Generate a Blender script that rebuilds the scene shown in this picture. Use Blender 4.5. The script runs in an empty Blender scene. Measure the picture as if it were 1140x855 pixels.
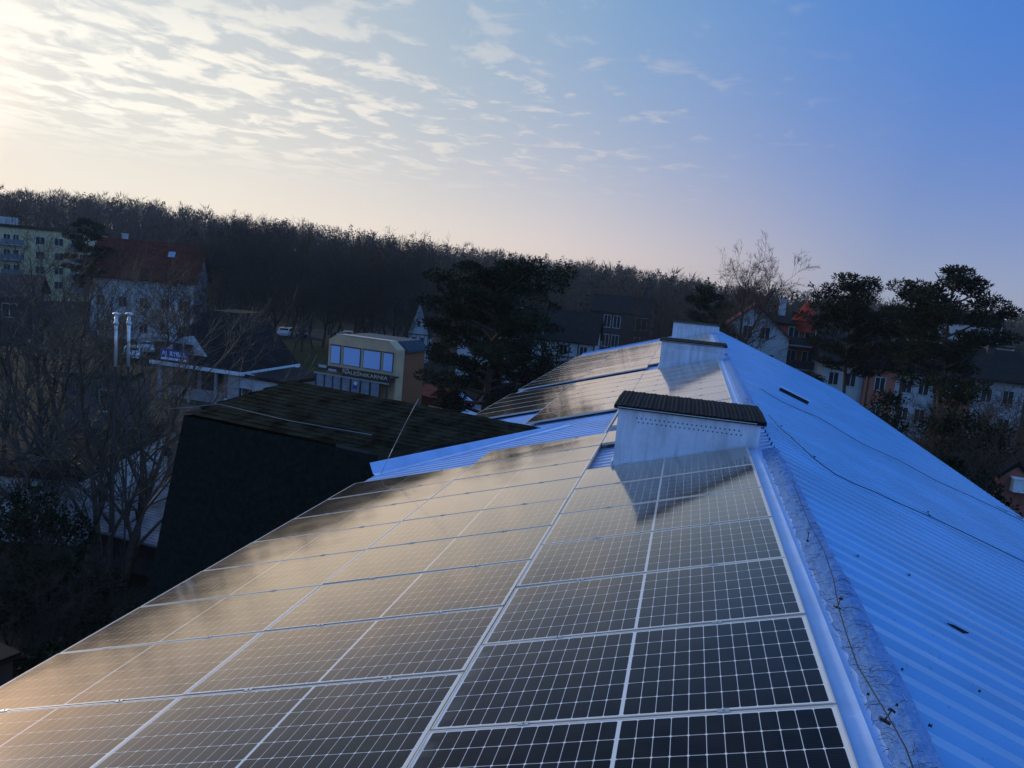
import bpy, math, random
from mathutils import Matrix, Vector
import numpy as np

S = bpy.context.scene
COL = S.collection
rad = math.radians

# ------------------------------------------------------------------ camera
CR = ((0.9703155965345526, 0.2250140273501976, 0.08863594427454272),
      (0.11730314816353274, -0.11738902547355777, -0.9861337577272632),
      (-0.21148904121187836, 0.9672582406958408, -0.14029925606811844))
CP = Vector((-0.9008620243141626, -3.8120560776316017, 13.502940255793485))
FPX = 869.302
camd = bpy.data.cameras.new('camera')
cam = bpy.data.objects.new('camera', camd)
COL.objects.link(cam)
cam.matrix_world = Matrix(((CR[0][0], -CR[1][0], -CR[2][0], CP[0]),
                           (CR[0][1], -CR[1][1], -CR[2][1], CP[1]),
                           (CR[0][2], -CR[1][2], -CR[2][2], CP[2]), (0, 0, 0, 1)))
camd.sensor_width = 36
camd.lens = FPX * 36 / 1140
camd.clip_start = 0.1
camd.clip_end = 6000
S.camera = cam

# ------------------------------------------------------------------ sky
SUN_EL, SUN_AZ = 13.0, -60.0          # azimuth from +Y, negative = left
sd = Vector((math.cos(rad(SUN_EL)) * math.sin(rad(SUN_AZ)), math.cos(rad(SUN_EL)) * math.cos(rad(SUN_AZ)), math.sin(rad(SUN_EL))))
W = bpy.data.worlds.new('World')
S.world = W
W.use_nodes = True
nt = W.node_tree
N = nt.nodes
LK = nt.links.new
BG = N['Background']


def vmath(tree, op, a, b=None):
    n = tree.nodes.new('ShaderNodeVectorMath'); n.operation = op
    for i, v in enumerate((a, b)):
        if v is None: continue
        if hasattr(v, 'is_linked'): tree.links.new(v, n.inputs[i])
        else: n.inputs[i].default_value = v
    return n.outputs['Value'] if op in ('DOT_PRODUCT', 'LENGTH') else n.outputs['Vector']


def smath(tree, op, a, b=None, c=None, clamp=False):
    n = tree.nodes.new('ShaderNodeMath'); n.operation = op; n.use_clamp = clamp
    for i, v in enumerate((a, b, c)):
        if v is None: continue
        if hasattr(v, 'is_linked'): tree.links.new(v, n.inputs[i])
        else: n.inputs[i].default_value = v
    return n.outputs[0]


def mixc(tree, f, a, b, blend='MIX'):
    n = tree.nodes.new('ShaderNodeMix'); n.data_type = 'RGBA'; n.blend_type = blend; n.clamp_factor = True
    for k, v in ((0, f), (6, a), (7, b)):
        if hasattr(v, 'is_linked'): tree.links.new(v, n.inputs[k])
        elif k == 0: n.inputs[0].default_value = v
        else: n.inputs[k].default_value = (*v, 1)
    return n.outputs[2]


def ramp(tree, f, stops, interp='LINEAR'):
    n = tree.nodes.new('ShaderNodeValToRGB')
    cr = n.color_ramp; cr.interpolation = interp
    while len(cr.elements) < len(stops): cr.elements.new(0.5)
    for e, (p, c) in zip(cr.elements, stops):
        e.position = p
        e.color = (*c, 1) if hasattr(c, '__len__') else (c, c, c, 1)
    tree.links.new(f, n.inputs[0])
    return n.outputs[0]


def maprange(tree, v, a, b, c=0.0, d=1.0, smooth=False):
    n = tree.nodes.new('ShaderNodeMapRange')
    if smooth: n.interpolation_type = 'SMOOTHSTEP'
    tree.links.new(v, n.inputs[0])
    for i, x in enumerate((a, b, c, d)): n.inputs[i + 1].default_value = x
    return n.outputs[0]


tc = N.new('ShaderNodeTexCoord')
D = vmath(nt, 'NORMALIZE', tc.outputs['Generated'])
sep = N.new('ShaderNodeSeparateXYZ'); LK(D, sep.inputs[0])
gam = smath(nt, 'MULTIPLY', smath(nt, 'ARCCOSINE', vmath(nt, 'DOT_PRODUCT', D, tuple(sd))), 1 / math.pi)   # 0..1 = 0..180 deg
el = smath(nt, 'MULTIPLY', smath(nt, 'ARCSINE', sep.outputs[2]), 180 / math.pi)                            # degrees
g = lambda deg: deg / 180
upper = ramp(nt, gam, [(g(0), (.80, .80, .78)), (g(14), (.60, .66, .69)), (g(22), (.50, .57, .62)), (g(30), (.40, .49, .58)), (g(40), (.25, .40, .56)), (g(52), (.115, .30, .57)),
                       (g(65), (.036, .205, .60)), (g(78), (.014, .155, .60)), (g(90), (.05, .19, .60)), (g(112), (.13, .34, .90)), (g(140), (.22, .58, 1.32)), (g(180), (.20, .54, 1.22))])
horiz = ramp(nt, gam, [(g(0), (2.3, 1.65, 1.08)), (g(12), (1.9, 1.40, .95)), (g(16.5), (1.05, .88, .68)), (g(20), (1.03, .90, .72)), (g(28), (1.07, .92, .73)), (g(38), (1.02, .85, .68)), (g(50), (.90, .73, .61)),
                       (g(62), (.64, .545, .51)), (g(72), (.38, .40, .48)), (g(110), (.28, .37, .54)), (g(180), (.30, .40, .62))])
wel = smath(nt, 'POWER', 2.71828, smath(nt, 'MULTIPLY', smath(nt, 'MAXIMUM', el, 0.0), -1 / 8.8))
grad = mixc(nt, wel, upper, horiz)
sky = N.new('ShaderNodeTexSky'); sky.sky_type = 'NISHITA'; sky.sun_disc = False
sky.sun_elevation = rad(SUN_EL); sky.sun_rotation = rad(SUN_AZ)
sky.ozone_density = 4; sky.dust_density = 0.6
nish = N.new('ShaderNodeMix'); nish.data_type = 'RGBA'; nish.blend_type = 'MULTIPLY'; nish.inputs[0].default_value = 1
LK(sky.outputs[0], nish.inputs[6]); nish.inputs[7].default_value = (1, 1, 1, 1)
# thin veil of small altocumulus puffs, thickest towards the sun
den = smath(nt, 'ADD', sep.outputs[2], 0.045)
cx = smath(nt, 'DIVIDE', sep.outputs[0], den); cy = smath(nt, 'DIVIDE', sep.outputs[1], den)
cmb = N.new('ShaderNodeCombineXYZ'); LK(cx, cmb.inputs[0]); LK(cy, cmb.inputs[1])
mp = N.new('ShaderNodeMapping'); LK(cmb.outputs[0], mp.inputs[0]); mp.inputs['Rotation'].default_value = (0, 0, rad(28)); mp.inputs['Scale'].default_value = (1.0, .8, 1); mp.inputs['Location'].default_value = (3.1, 1.7, 0)
n1 = N.new('ShaderNodeTexNoise'); LK(mp.outputs[0], n1.inputs[0]); n1.inputs['Scale'].default_value = 4.2; n1.inputs['Detail'].default_value = 8; n1.inputs['Roughness'].default_value = .60; n1.inputs['Distortion'].default_value = .35
n2 = N.new('ShaderNodeTexNoise'); LK(mp.outputs[0], n2.inputs[0]); n2.inputs['Scale'].default_value = .55; n2.inputs['Detail'].default_value = 3
band = smath(nt, 'MULTIPLY', maprange(nt, el, 4.0, 8.5, 0, 1, True), maprange(nt, el, 11.5, 16.5, 1, 0.42, True))
near = ramp(nt, gam, [(g(0), .66), (g(14), .62), (g(24), .56), (g(34), .48), (g(44), .40), (g(56), .31), (g(66), .20), (g(76), 0)])
near = smath(nt, 'ADD', near, smath(nt, 'MULTIPLY', smath(nt, 'SUBTRACT', n2.outputs[0], .5), .42))
cov = smath(nt, 'SUBTRACT', n1.outputs[0], smath(nt, 'SUBTRACT', .67, smath(nt, 'MULTIPLY', near, .42)))
cl = smath(nt, 'MULTIPLY', maprange(nt, cov, -.01, .15, 0, 1, True), band)
ccol = ramp(nt, gam, [(g(0), (1.05, 1.0, .9)), (g(18), (1.05, 1.0, .88)), (g(30), (1.0, .93, .80)), (g(42), (.80, .74, .68)), (g(55), (.58, .56, .57)), (g(70), (.40, .44, .56))])
cl = smath(nt, 'MULTIPLY', cl, ramp(nt, gam, [(g(0), .8), (g(30), .78), (g(50), .55), (g(62), .4), (g(72), .0)]))
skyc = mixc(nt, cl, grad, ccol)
glow = smath(nt, 'POWER', 2.71828, smath(nt, 'MULTIPLY', smath(nt, 'POWER', smath(nt, 'DIVIDE', gam, g(17)), 2.0), -1.0))
gl = N.new('ShaderNodeMix'); gl.data_type = 'RGBA'; gl.blend_type = 'MIX'
LK(glow, gl.inputs[0]); gl.inputs[6].default_value = (0, 0, 0, 1); gl.inputs[7].default_value = (.05, .045, .035, 1)
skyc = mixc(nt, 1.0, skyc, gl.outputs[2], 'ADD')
# the Nishita sky (already scaled) shares in the final colour
nb = N.new('ShaderNodeVectorMath'); nb.operation = 'SCALE'; LK(sky.outputs[0], nb.inputs[0]); nb.inputs['Scale'].default_value = .08
nmin = vmath(nt, 'MINIMUM', nb.outputs[0], (1.2, 1.0, 1.1))
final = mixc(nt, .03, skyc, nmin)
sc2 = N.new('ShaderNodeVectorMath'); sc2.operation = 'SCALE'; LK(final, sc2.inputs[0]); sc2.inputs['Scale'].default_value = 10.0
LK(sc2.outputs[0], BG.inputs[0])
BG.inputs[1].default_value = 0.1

# ------------------------------------------------------------------ sun
sl = bpy.data.lights.new('sun', 'SUN'); sl.energy = 1.1; sl.angle = rad(10); sl.color = (1, .88, .70)
so = bpy.data.objects.new('sun', sl); COL.objects.link(so)
so.rotation_euler = sd.to_track_quat('Z', 'Y').to_euler()
so.location = (-40, 20, 60)

S.view_settings.view_transform = 'Standard'
S.view_settings.look = 'None'
S.view_settings.exposure = 0.12
S.view_settings.gamma = 1
S.render.engine = 'CYCLES'
S.cycles.use_denoising = True
S.cycles.max_bounces = 6
S.cycles.diffuse_bounces = 2
S.cycles.glossy_bounces = 3
S.cycles.transmission_bounces = 2
S.cycles.volume_bounces = 0


# ------------------------------------------------------------------ helpers
def ray(x, y):
    c = ((x - 570) / FPX, (y - 427.5) / FPX, 1)
    return Vector([sum(CR[r][k] * c[r] for r in range(3)) for k in range(3)]).normalized()


def at_z(x, y, z):
    d = ray(x, y); return CP + d * ((z - CP.z) / d.z)


def at_d(x, y, dist):
    d = ray(x, y); return CP + d * (dist / math.hypot(d.x, d.y))


def at_y(x, y, Y):
    d = ray(x, y); return CP + d * ((Y - CP.y) / d.y)


class MB:
    def __init__(s): s.v = []; s.f = []; s.m = []; s.sm = []
    def add(s, vs, fs, m=0, smooth=False):
        o = len(s.v); s.v.extend(vs)
        for f in fs: s.f.append(tuple(i + o for i in f)); s.m.append(m); s.sm.append(smooth)
        return s
    def box(s, x0, x1, y0, y1, z0, z1, m=0):
        return s.add([(x0, y0, z0), (x1, y0, z0), (x1, y1, z0), (x0, y1, z0), (x0, y0, z1), (x1, y0, z1), (x1, y1, z1), (x0, y1, z1)],
                     [(0, 3, 2, 1), (4, 5, 6, 7), (0, 1, 5, 4), (1, 2, 6, 5), (2, 3, 7, 6), (3, 0, 4, 7)], m)
    def prism(s, prof, a0, a1, axis='y', m=0):      # closed profile extruded along an axis; profile in the other two axes
        n = len(prof)
        P = lambda q, a: (q[0], a, q[1]) if axis == 'y' else ((a, q[0], q[1]) if axis == 'x' else (q[0], q[1], a))
        vs = [P(q, a0) for q in prof] + [P(q, a1) for q in prof]
        fs = [tuple(range(n)), tuple(range(2 * n - 1, n - 1, -1))] + [(i, i + n, (i + 1) % n + n, (i + 1) % n) for i in range(n)]
        return s.add(vs, fs, m)
    def tube(s, pts, rs, n=5, m=0, caps=True, smooth=True):
        if not hasattr(rs, '__len__'): rs = [rs] * len(pts)
        pts = [Vector(p) for p in pts]; vs = []; L = len(pts); ref = None
        for i, p in enumerate(pts):
            t = (pts[min(i + 1, L - 1)] - pts[max(i - 1, 0)])
            if t.length < 1e-9: t = Vector((0, 0, 1))
            t.normalize()
            if ref is None: ref = t.orthogonal().normalized()
            else:
                ref = (ref - t * ref.dot(t))
                ref = ref.normalized() if ref.length > 1e-6 else t.orthogonal().normalized()
            b = t.cross(ref)
            for k in range(n):
                a = 2 * math.pi * k / n
                vs.append(tuple(p + ref * (math.cos(a) * rs[i]) + b * (math.sin(a) * rs[i])))
        fs = [(i * n + k, i * n + (k + 1) % n, (i + 1) * n + (k + 1) % n, (i + 1) * n + k) for i in range(L - 1) for k in range(n)]
        if caps: fs += [tuple(range(n - 1, -1, -1)), tuple(range((L - 1) * n, L * n))]
        return s.add(vs, fs, m, smooth)
    def lathe(s, prof, n=16, c=(0, 0, 0), m=0, smooth=True):     # (r, z) profile
        vs = [(c[0] + r * math.cos(2 * math.pi * k / n), c[1] + r * math.sin(2 * math.pi * k / n), c[2] + z) for r, z in prof for k in range(n)]
        fs = [(i * n + k, i * n + (k + 1) % n, (i + 1) * n + (k + 1) % n, (i + 1) * n + k) for i in range(len(prof) - 1) for k in range(n)]
        fs += [tuple(range(n - 1, -1, -1)), tuple(range((len(prof) - 1) * n, len(prof) * n))]
        return s.add(vs, fs, m, smooth)
    def mesh(s, name, mats):
        me = bpy.data.meshes.new(name); me.from_pydata([tuple(v) for v in s.v], [], s.f)
        for mt in (mats if isinstance(mats, (list, tuple)) else [mats]): me.materials.append(mt)
        me.polygons.foreach_set('material_index', s.m); me.polygons.foreach_set('use_smooth', s.sm); me.update()
        return me
    def build(s, name, mats, parent=None, loc=None):
        o = bpy.data.objects.new(name, s.mesh(name, mats)); COL.objects.link(o)
        if parent: o.parent = parent
        if loc is not None: o.location = loc
        return o


def tag(o, label=None, cat=None, group=None, kind=None):
    for k, v in (('label', label), ('category', cat), ('group', group), ('kind', kind)):
        if v: o[k] = v
    return o


def thing(name, label, cat, loc=(0, 0, 0), rz=0, group=None):
    o = bpy.data.objects.new(name, None); COL.objects.link(o)
    o.location = loc; o.rotation_euler = (0, 0, rz); o.empty_display_size = .3
    return tag(o, label, cat, group)


def dup(root, loc=None, rz=None, label=None, group=None, scale=None, cat=None):
    def rec(o, par):
        c = o.copy(); COL.objects.link(c)
        if par: c.parent = par
        for ch in list(o.children): rec(ch, c)
        return c
    r = rec(root, None)
    if loc is not None: r.location = loc
    if rz is not None: r.rotation_euler[2] = rz
    if label: r['label'] = label
    if group: r['group'] = group
    if scale is not None: r.scale = scale if hasattr(scale, '__len__') else (scale,) * 3
    return r


# ------------------------------------------------------------------ materials
def mat(name, col, rough=.7, metal=0, ior=1.45, vary=0.0, vscale=3.0, bump=0.0, bscale=20.0, col2=None, spec=.5):
    m = bpy.data.materials.new(name); m.use_nodes = True
    t = m.node_tree; b = t.nodes['Principled BSDF']
    b.inputs['Roughness'].default_value = rough; b.inputs['Metallic'].default_value = metal; b.inputs['IOR'].default_value = ior
    b.inputs['Specular IOR Level'].default_value = spec
    b.inputs['Base Color'].default_value = (*col, 1)
    if vary or col2 or bump:
        c = t.nodes.new('ShaderNodeTexCoord')
        if vary or col2:
            n = t.nodes.new('ShaderNodeTexNoise'); t.links.new(c.outputs['Object'], n.inputs[0]); n.inputs['Scale'].default_value = vscale; n.inputs['Detail'].default_value = 5; n.inputs['Roughness'].default_value = .65
            lo = tuple(x * (1 - vary) for x in col); hi = col2 or tuple(min(1, x * (1 + vary)) for x in col)
            f = maprange(t, n.outputs[0], .36, .64)
            t.links.new(mixc(t, f, lo, hi), b.inputs['Base Color'])
            t.links.new(maprange(t, n.outputs[0], .3, .7, max(0, rough - .08), min(1, rough + .1)), b.inputs['Roughness'])
        if bump:
            n = t.nodes.new('ShaderNodeTexNoise'); t.links.new(c.outputs['Object'], n.inputs[0]); n.inputs['Scale'].default_value = bscale; n.inputs['Detail'].default_value = 4
            bp = t.nodes.new('ShaderNodeBump'); bp.inputs['Strength'].default_value = bump; bp.inputs['Distance'].default_value = .02
            t.links.new(n.outputs[0], bp.inputs['Height']); t.links.new(bp.outputs[0], b.inputs['Normal'])
    return m


M_alu = mat('aluminium', (.62, .58, .52), .4, .3, vary=.06, vscale=6)
M_clamp = mat('clamp_metal', (.45, .45, .46), .4, .8)
M_white = mat('white_paint', (.74, .75, .76), .55, vary=.06, vscale=2)
M_dark = mat('dark_metal', (.02, .02, .022), .5)


def sheet_metal(name, c, rough, axis_slope):
    m = mat(name, c, rough, 0, spec=.7); t = m.node_tree; b = t.nodes['Principled BSDF']
    co = t.nodes.new('ShaderNodeTexCoord'); sp = t.nodes.new('ShaderNodeSeparateXYZ'); t.links.new(co.outputs['Object'], sp.inputs[0])
    def noise(sc, scale, det):
        mp_ = t.nodes.new('ShaderNodeMapping'); t.links.new(co.outputs['Object'], mp_.inputs[0]); mp_.inputs['Scale'].default_value = sc
        n = t.nodes.new('ShaderNodeTexNoise'); t.links.new(mp_.outputs[0], n.inputs[0]); n.inputs['Scale'].default_value = scale; n.inputs['Detail'].default_value = det; return n.outputs[0]
    blot = maprange(t, noise((1, 1, 1), .8, 5), .35, .65)
    streak = maprange(t, noise((.25, 6, .25), 1.6, 4), .38, .66)
    speck = maprange(t, noise((1, 1, 1), 26, 3), .66, .72)
    lap = smath(t, 'LESS_THAN', smath(t, 'FRACT', smath(t, 'DIVIDE', sp.outputs[1], 1.2)), .014)
    k = mixc(t, blot, tuple(x * .88 for x in c), tuple(min(1, x * 1.08) for x in c))
    k = mixc(t, smath(t, 'MULTIPLY', streak, .30), k, tuple(x * .62 + .03 for x in c))
    k = mixc(t, smath(t, 'MULTIPLY', speck, .35), k, (.12, .15, .20))
    k = mixc(t, smath(t, 'MULTIPLY', lap, .45), k, tuple(x * .35 for x in c))
    t.links.new(k, b.inputs['Base Color'])
    t.links.new(maprange(t, noise((1, 1, 1), 1.7, 5), .3, .7, rough - .07, rough + .12), b.inputs['Roughness'])
    return m


M_roofR = sheet_metal('blue_sheet_metal', (.20, .455, .74), .32, 0)
M_roofL = mat('blue_sheet_metal_left', (.40, .54, .80), .36, .0, vary=.10, vscale=1.2, spec=.6)
M_flash = mat('flashing_metal', (.42, .55, .80), .38, .0, vary=.10, vscale=2.5, bump=.15, bscale=6, spec=.6)
M_mesh = mat('crumpled_mesh', (.10, .23, .50), .5, .1, vary=.22, vscale=60, bump=.3, bscale=90)
M_wire = mat('wire_steel', (.025, .03, .04), .6, .2)
M_galv = mat('galvanised_wire', (.35, .36, .38), .4, .8)
M_flue = mat('bright_steel_flue', (.75, .74, .72), .3, .4)
M_plaster = mat('pale_plaster', (.66, .70, .78), .85, vary=.14, vscale=1.6, bump=.25, bscale=45)


def streaks(m, amount, c2):
    t = m.node_tree; b = t.nodes['Principled BSDF']; src = b.inputs['Base Color'].links[0].from_socket
    co = t.nodes.new('ShaderNodeTexCoord'); mp_ = t.nodes.new('ShaderNodeMapping'); t.links.new(co.outputs['Object'], mp_.inputs[0]); mp_.inputs['Scale'].default_value = (7, 7, .7)
    n = t.nodes.new('ShaderNodeTexNoise'); t.links.new(mp_.outputs[0], n.inputs[0]); n.inputs['Scale'].default_value = 1.4; n.inputs['Detail'].default_value = 5
    t.links.new(mixc(t, smath(t, 'MULTIPLY', maprange(t, n.outputs[0], .50, .72), amount), src, c2), b.inputs['Base Color'])


streaks(M_plaster, .5, (.30, .31, .33))
M_cap = mat('dark_ridge_tile', (.010, .010, .011), .85, spec=.2, vary=.35, vscale=14, bump=.6, bscale=60)
M_trim = mat('light_drip_edge', (.55, .56, .55), .5, .3)
M_wing = mat('mossy_dark_tile', (.012, .013, .010), .95, vary=.8, vscale=2.2, bump=1.0, bscale=7, col2=(.028, .031, .020), spec=.03)
M_mans = mat('dark_mansard_tile', (.014, .016, .013), .9, spec=.06, vary=.35, vscale=9, bump=.8, bscale=26)
M_wallB = mat('building_render', (.35, .33, .30), .9, vary=.1)
M_bark = mat('bark', (.050, .038, .028), .9, spec=.15, vary=.4, vscale=4)
M_barkn = mat('wet_bark', (.088, .068, .050), .6, spec=.35, vary=.4, vscale=3)
M_twig = mat('far_twig', (.072, .050, .036), .95, spec=.1, vary=.3, vscale=.2)
M_twigb = mat('belt_twig', (.062, .047, .036), .95, spec=.1, vary=.3, vscale=.2)
M_pinebark = mat('pine_bark', (.085, .055, .038), .9, vary=.4, vscale=3)
M_needle = mat('pine_needle', (.011, .017, .007), .8, vary=.5, vscale=.9, col2=(.026, .034, .012), spec=.15)
M_leaf = mat('evergreen_leaf', (.010, .016, .006), .85, vary=.5, vscale=1.2, col2=(.024, .032, .010), spec=.12)
M_conf = mat('far_conifer', (.026, .028, .014), .9, spec=.15, vary=.5, vscale=.12, col2=(.032, .036, .020))
M_glassw = mat('window_glass', (.02, .025, .03), .06, ior=1.5)
M_wframe = mat('window_frame_white', (.48, .48, .48), .6)


def panel_glass():
    m = bpy.data.materials.new('solar_cell_glass'); m.use_nodes = True
    t = m.node_tree; b = t.nodes['Principled BSDF']
    c = t.nodes.new('ShaderNodeTexCoord'); s = t.nodes.new('ShaderNodeSeparateXYZ'); t.links.new(c.outputs['Object'], s.inputs[0])
    PX, PY = .0848, .1680
    ax = smath(t, 'SUBTRACT', smath(t, 'ABSOLUTE', s.outputs[0]), .009)
    fx = smath(t, 'FRACT', smath(t, 'DIVIDE', ax, PX)); fy = smath(t, 'FRACT', smath(t, 'DIVIDE', smath(t, 'ADD', s.outputs[1], PY * 3), PY))
    dx = smath(t, 'MULTIPLY', smath(t, 'MINIMUM', fx, smath(t, 'SUBTRACT', 1.0, fx)), PX)
    dy = smath(t, 'MULTIPLY', smath(t, 'MINIMUM', fy, smath(t, 'SUBTRACT', 1.0, fy)), PY)
    lines = smath(t, 'LESS_THAN', smath(t, 'MINIMUM', smath(t, 'MULTIPLY', dx, 1.25), dy), .0019)
    dia = smath(t, 'LESS_THAN', smath(t, 'ADD', dx, dy), .0105)
    mid = smath(t, 'LESS_THAN', ax, 0.0)
    edge = smath(t, 'GREATER_THAN', ax, PX * 12); edgy = smath(t, 'GREATER_THAN', smath(t, 'ABSOLUTE', s.outputs[1]), PY * 3)
    w = smath(t, 'MAXIMUM', smath(t, 'MAXIMUM', lines, dia), smath(t, 'MAXIMUM', mid, smath(t, 'MAXIMUM', edge, edgy)))
    bb = smath(t, 'FRACT', smath(t, 'MULTIPLY', s.outputs[1], 9 / PY))
    bus = smath(t, 'MULTIPLY', smath(t, 'LESS_THAN', bb, .05), .25)
    oi = t.nodes.new('ShaderNodeObjectInfo')
    cell = mixc(t, oi.outputs['Random'], (.006, .0075, .013), (.010, .011, .018))
    cell = mixc(t, bus, cell, (.16, .16, .17))
    dust = smath(t, 'MULTIPLY', smath(t, 'ADD', maprange(t, s.outputs[0], -hx, -hx + .16, .34, 0, True), .03), maprange(t, (lambda n_: (t.links.new(c.outputs['Object'], n_.inputs[0]), n_.outputs[0])[1])(t.nodes.new('ShaderNodeTexNoise')), .35, .65))
    # anti-reflective solar glass: almost no mirror seen face on, strong mirror at grazing angles
    nz = t.nodes.new('ShaderNodeTexNoise'); t.links.new(c.outputs['Object'], nz.inputs[0]); nz.inputs['Scale'].default_value = 1.7; nz.inputs['Detail'].default_value = 6
    n2 = t.nodes.new('ShaderNodeTexNoise'); t.links.new(c.outputs['Object'], n2.inputs[0]); n2.inputs['Scale'].default_value = 1.3; n2.inputs['Detail'].default_value = 1
    bp = t.nodes.new('ShaderNodeBump'); bp.inputs['Strength'].default_value = .12; bp.inputs['Distance'].default_value = .02
    t.links.new(n2.outputs[0], bp.inputs['Height'])
    df = t.nodes.new('ShaderNodeBsdfDiffuse'); t.links.new(mixc(t, dust, mixc(t, w, cell, (.76, .73, .69)), (.26, .24, .21)), df.inputs['Color'])
    gs = t.nodes.new('ShaderNodeBsdfGlossy')
    GSCOL = gs.inputs['Color']
    t.links.new(maprange(t, nz.outputs[0], .3, .7, .075, .125), gs.inputs['Roughness']); t.links.new(bp.outputs[0], gs.inputs['Normal'])
    ge = t.nodes.new('ShaderNodeNewGeometry')
    ci = smath(t, 'ABSOLUTE', vmath(t, 'DOT_PRODUCT', ge.outputs['Normal'], ge.outputs['Incoming']))
    fr = ramp(t, ci, [(0, 1.0), (.1, .92), (.2, .78), (.25, .60), (.28, .47), (.31, .34), (.36, .19), (.42, .085), (.47, .04), (.52, .02), (1, .012)])
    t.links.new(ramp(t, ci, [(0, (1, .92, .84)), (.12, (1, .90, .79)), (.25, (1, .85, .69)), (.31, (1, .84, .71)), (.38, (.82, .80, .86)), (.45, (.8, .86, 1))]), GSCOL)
    fr = smath(t, 'MULTIPLY', fr, maprange(t, nz.outputs[0], .3, .7, .94, 1.0))
    ms = t.nodes.new('ShaderNodeMixShader'); t.links.new(fr, ms.inputs[0]); t.links.new(df.outputs[0], ms.inputs[1]); t.links.new(gs.outputs[0], ms.inputs[2])
    t.links.new(ms.outputs[0], t.nodes['Material Output'].inputs['Surface']); t.nodes.remove(b)
    return m


hx = 2.108 / 2
M_cells = panel_glass()

# ------------------------------------------------------------------ terrain
SIL = [(-180, .4), (-75, .4), (-58, .9), (-50, 1.7), (-45.9, 2.2), (-41.2, 2.6), (-38, 2.6), (-35, 2.35), (-33, 2.1), (-28.5, 2.2), (-19, 1.65), (-11.2, 1.35), (-4.7, 1.15),
       (1.6, .6), (7, .40), (12, .0), (40, -.2), (90, -.2), (180, .4)]
_sa = np.array([a for a, _ in SIL]); _se = np.array([e for _, e in SIL])
CREST = 430.0


def terrain_np(x, y):
    dx = x - CP.x; dy = y - CP.y; d = np.hypot(dx, dy); az = np.degrees(np.arctan2(dx, dy))
    hc = np.maximum(13.5 + CREST * np.tan(np.radians(np.interp(az, _sa, _se))) - 16.0, 0)
    t = np.clip((d - 170) / (CREST - 170), 0, 1); s = t * t * (3 - 2 * t)
    t2 = np.clip((d - CREST - 60) / 600, 0, 1)
    return hc * s * (1 - .9 * t2)


def terrain(x, y): return float(terrain_np(np.array([x]), np.array([y]))[0])


def gpos(px, dist, sink=0.0):
    d = ray(px, 300); p = CP + d * (dist / math.hypot(d.x, d.y))
    return Vector((p.x, p.y, terrain(p.x, p.y) - sink))


M_ground = mat('winter_ground', (.014, .016, .008), .95, spec=.1, vary=.5, vscale=.12, col2=(.030, .026, .016), bump=.4, bscale=2)
rs = [0, 10, 20, 30, 45, 60, 80, 100, 130, 160, 180, 200, 225, 250, 275, 300, 325, 350, 375, 400, 430, 460, 500, 600, 750, 1000, 1400]
NA = 120
gb = MB(); xs = []; ys = []
for r in rs:
    for k in range(NA):
        a = 2 * math.pi * k / NA; xs.append(CP.x + r * math.sin(a)); ys.append(CP.y + r * math.cos(a))
zs = terrain_np(np.array(xs), np.array(ys))
gb.add([(x, y, z) for x, y, z in zip(xs, ys, zs)], [(i * NA + k, i * NA + (k + 1) % NA, (i + 1) * NA + (k + 1) % NA, (i + 1) * NA + k) for i in range(1, len(rs) - 1) for k in range(NA)], 0, True)
gb.add([(CP.x, CP.y, 0)], [])
c0 = len(gb.v) - 1
for k in range(NA): gb.f.append((c0, NA + (k + 1) % NA, NA + k)); gb.m.append(0); gb.sm.append(True)
tag(gb.build('ground', M_ground), kind='structure')


def sheet(name, pts, z, m):
    b = MB(); b.add([(p.x, p.y, z) for p in pts], [tuple(range(len(pts)))]); return tag(b.build(name, m), kind='structure')


M_asph = mat('asphalt', (.035, .035, .036), .9, spec=.1, vary=.25, vscale=.6)
M_pave = mat('paving', (.055, .053, .050), .9, spec=.1, vary=.25, vscale=1.5)
M_grass = mat('lawn', (.022, .032, .010), .95, spec=.1, vary=.4, vscale=.5)
sheet('road', [gpos(90, 52), gpos(420, 52), gpos(430, 59), gpos(60, 66)], .012, M_asph)
sheet('pavement', [gpos(95, 66.5), gpos(380, 60), gpos(400, 72), gpos(110, 84)], .010, M_pave)
sheet('lawn', [gpos(250, 88), gpos(380, 84), gpos(410, 124), gpos(250, 126)], .012, M_grass)
sheet('parking_lot', [gpos(180, 128), gpos(480, 126), gpos(490, 150), gpos(170, 152)], .012, M_asph)

# ------------------------------------------------------------------ the roof we stand on
T = rad(17.0); Z0 = 11.6; B = rad(21.0)
cT, sT = math.cos(T), math.sin(T)


def LP(X, v, h=0.0): return Vector((X * cT - h * sT, v, Z0 + X * sT + h * cT))


APX, APH = .30, -.10
AP = LP(APX, 0, APH)                      # apex of the ridge


def RP(s, v, h=0.0): return Vector((AP.x + s * math.cos(B) + h * math.sin(B), v, AP.z - s * math.sin(B) + h * math.cos(B)))


V0, V1 = -7.0, 37.0
XE = -6.50; SE = 6.95
bld = thing('metal_roofed_building', 'large building under us with a blue ribbed metal roof, plastered chimneys and dark tiled wing', 'building')


def ribbed(fn, a, b, v0, v1, pitch, hh, th=.0):
    mb = MB(); prof = []; v = v0; k = 0
    while v < v1:
        for dv, h in ((0, 0), (pitch * .46, 0), (pitch * .54, hh), (pitch * .90, hh)):
            if v + dv <= v1: prof.append((v + dv, h))
        v += pitch
    na = 14
    A = [a + (b - a) * i / na for i in range(na + 1)]
    vs = [tuple(fn(s, v, h)) for s in A for v, h in prof]; n = len(prof)
    fs = [(i * n + j, i * n + j + 1, (i + 1) * n + j + 1, (i + 1) * n + j) for i in range(na) for j in range(n - 1)]
    return mb.add(vs, fs)


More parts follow.
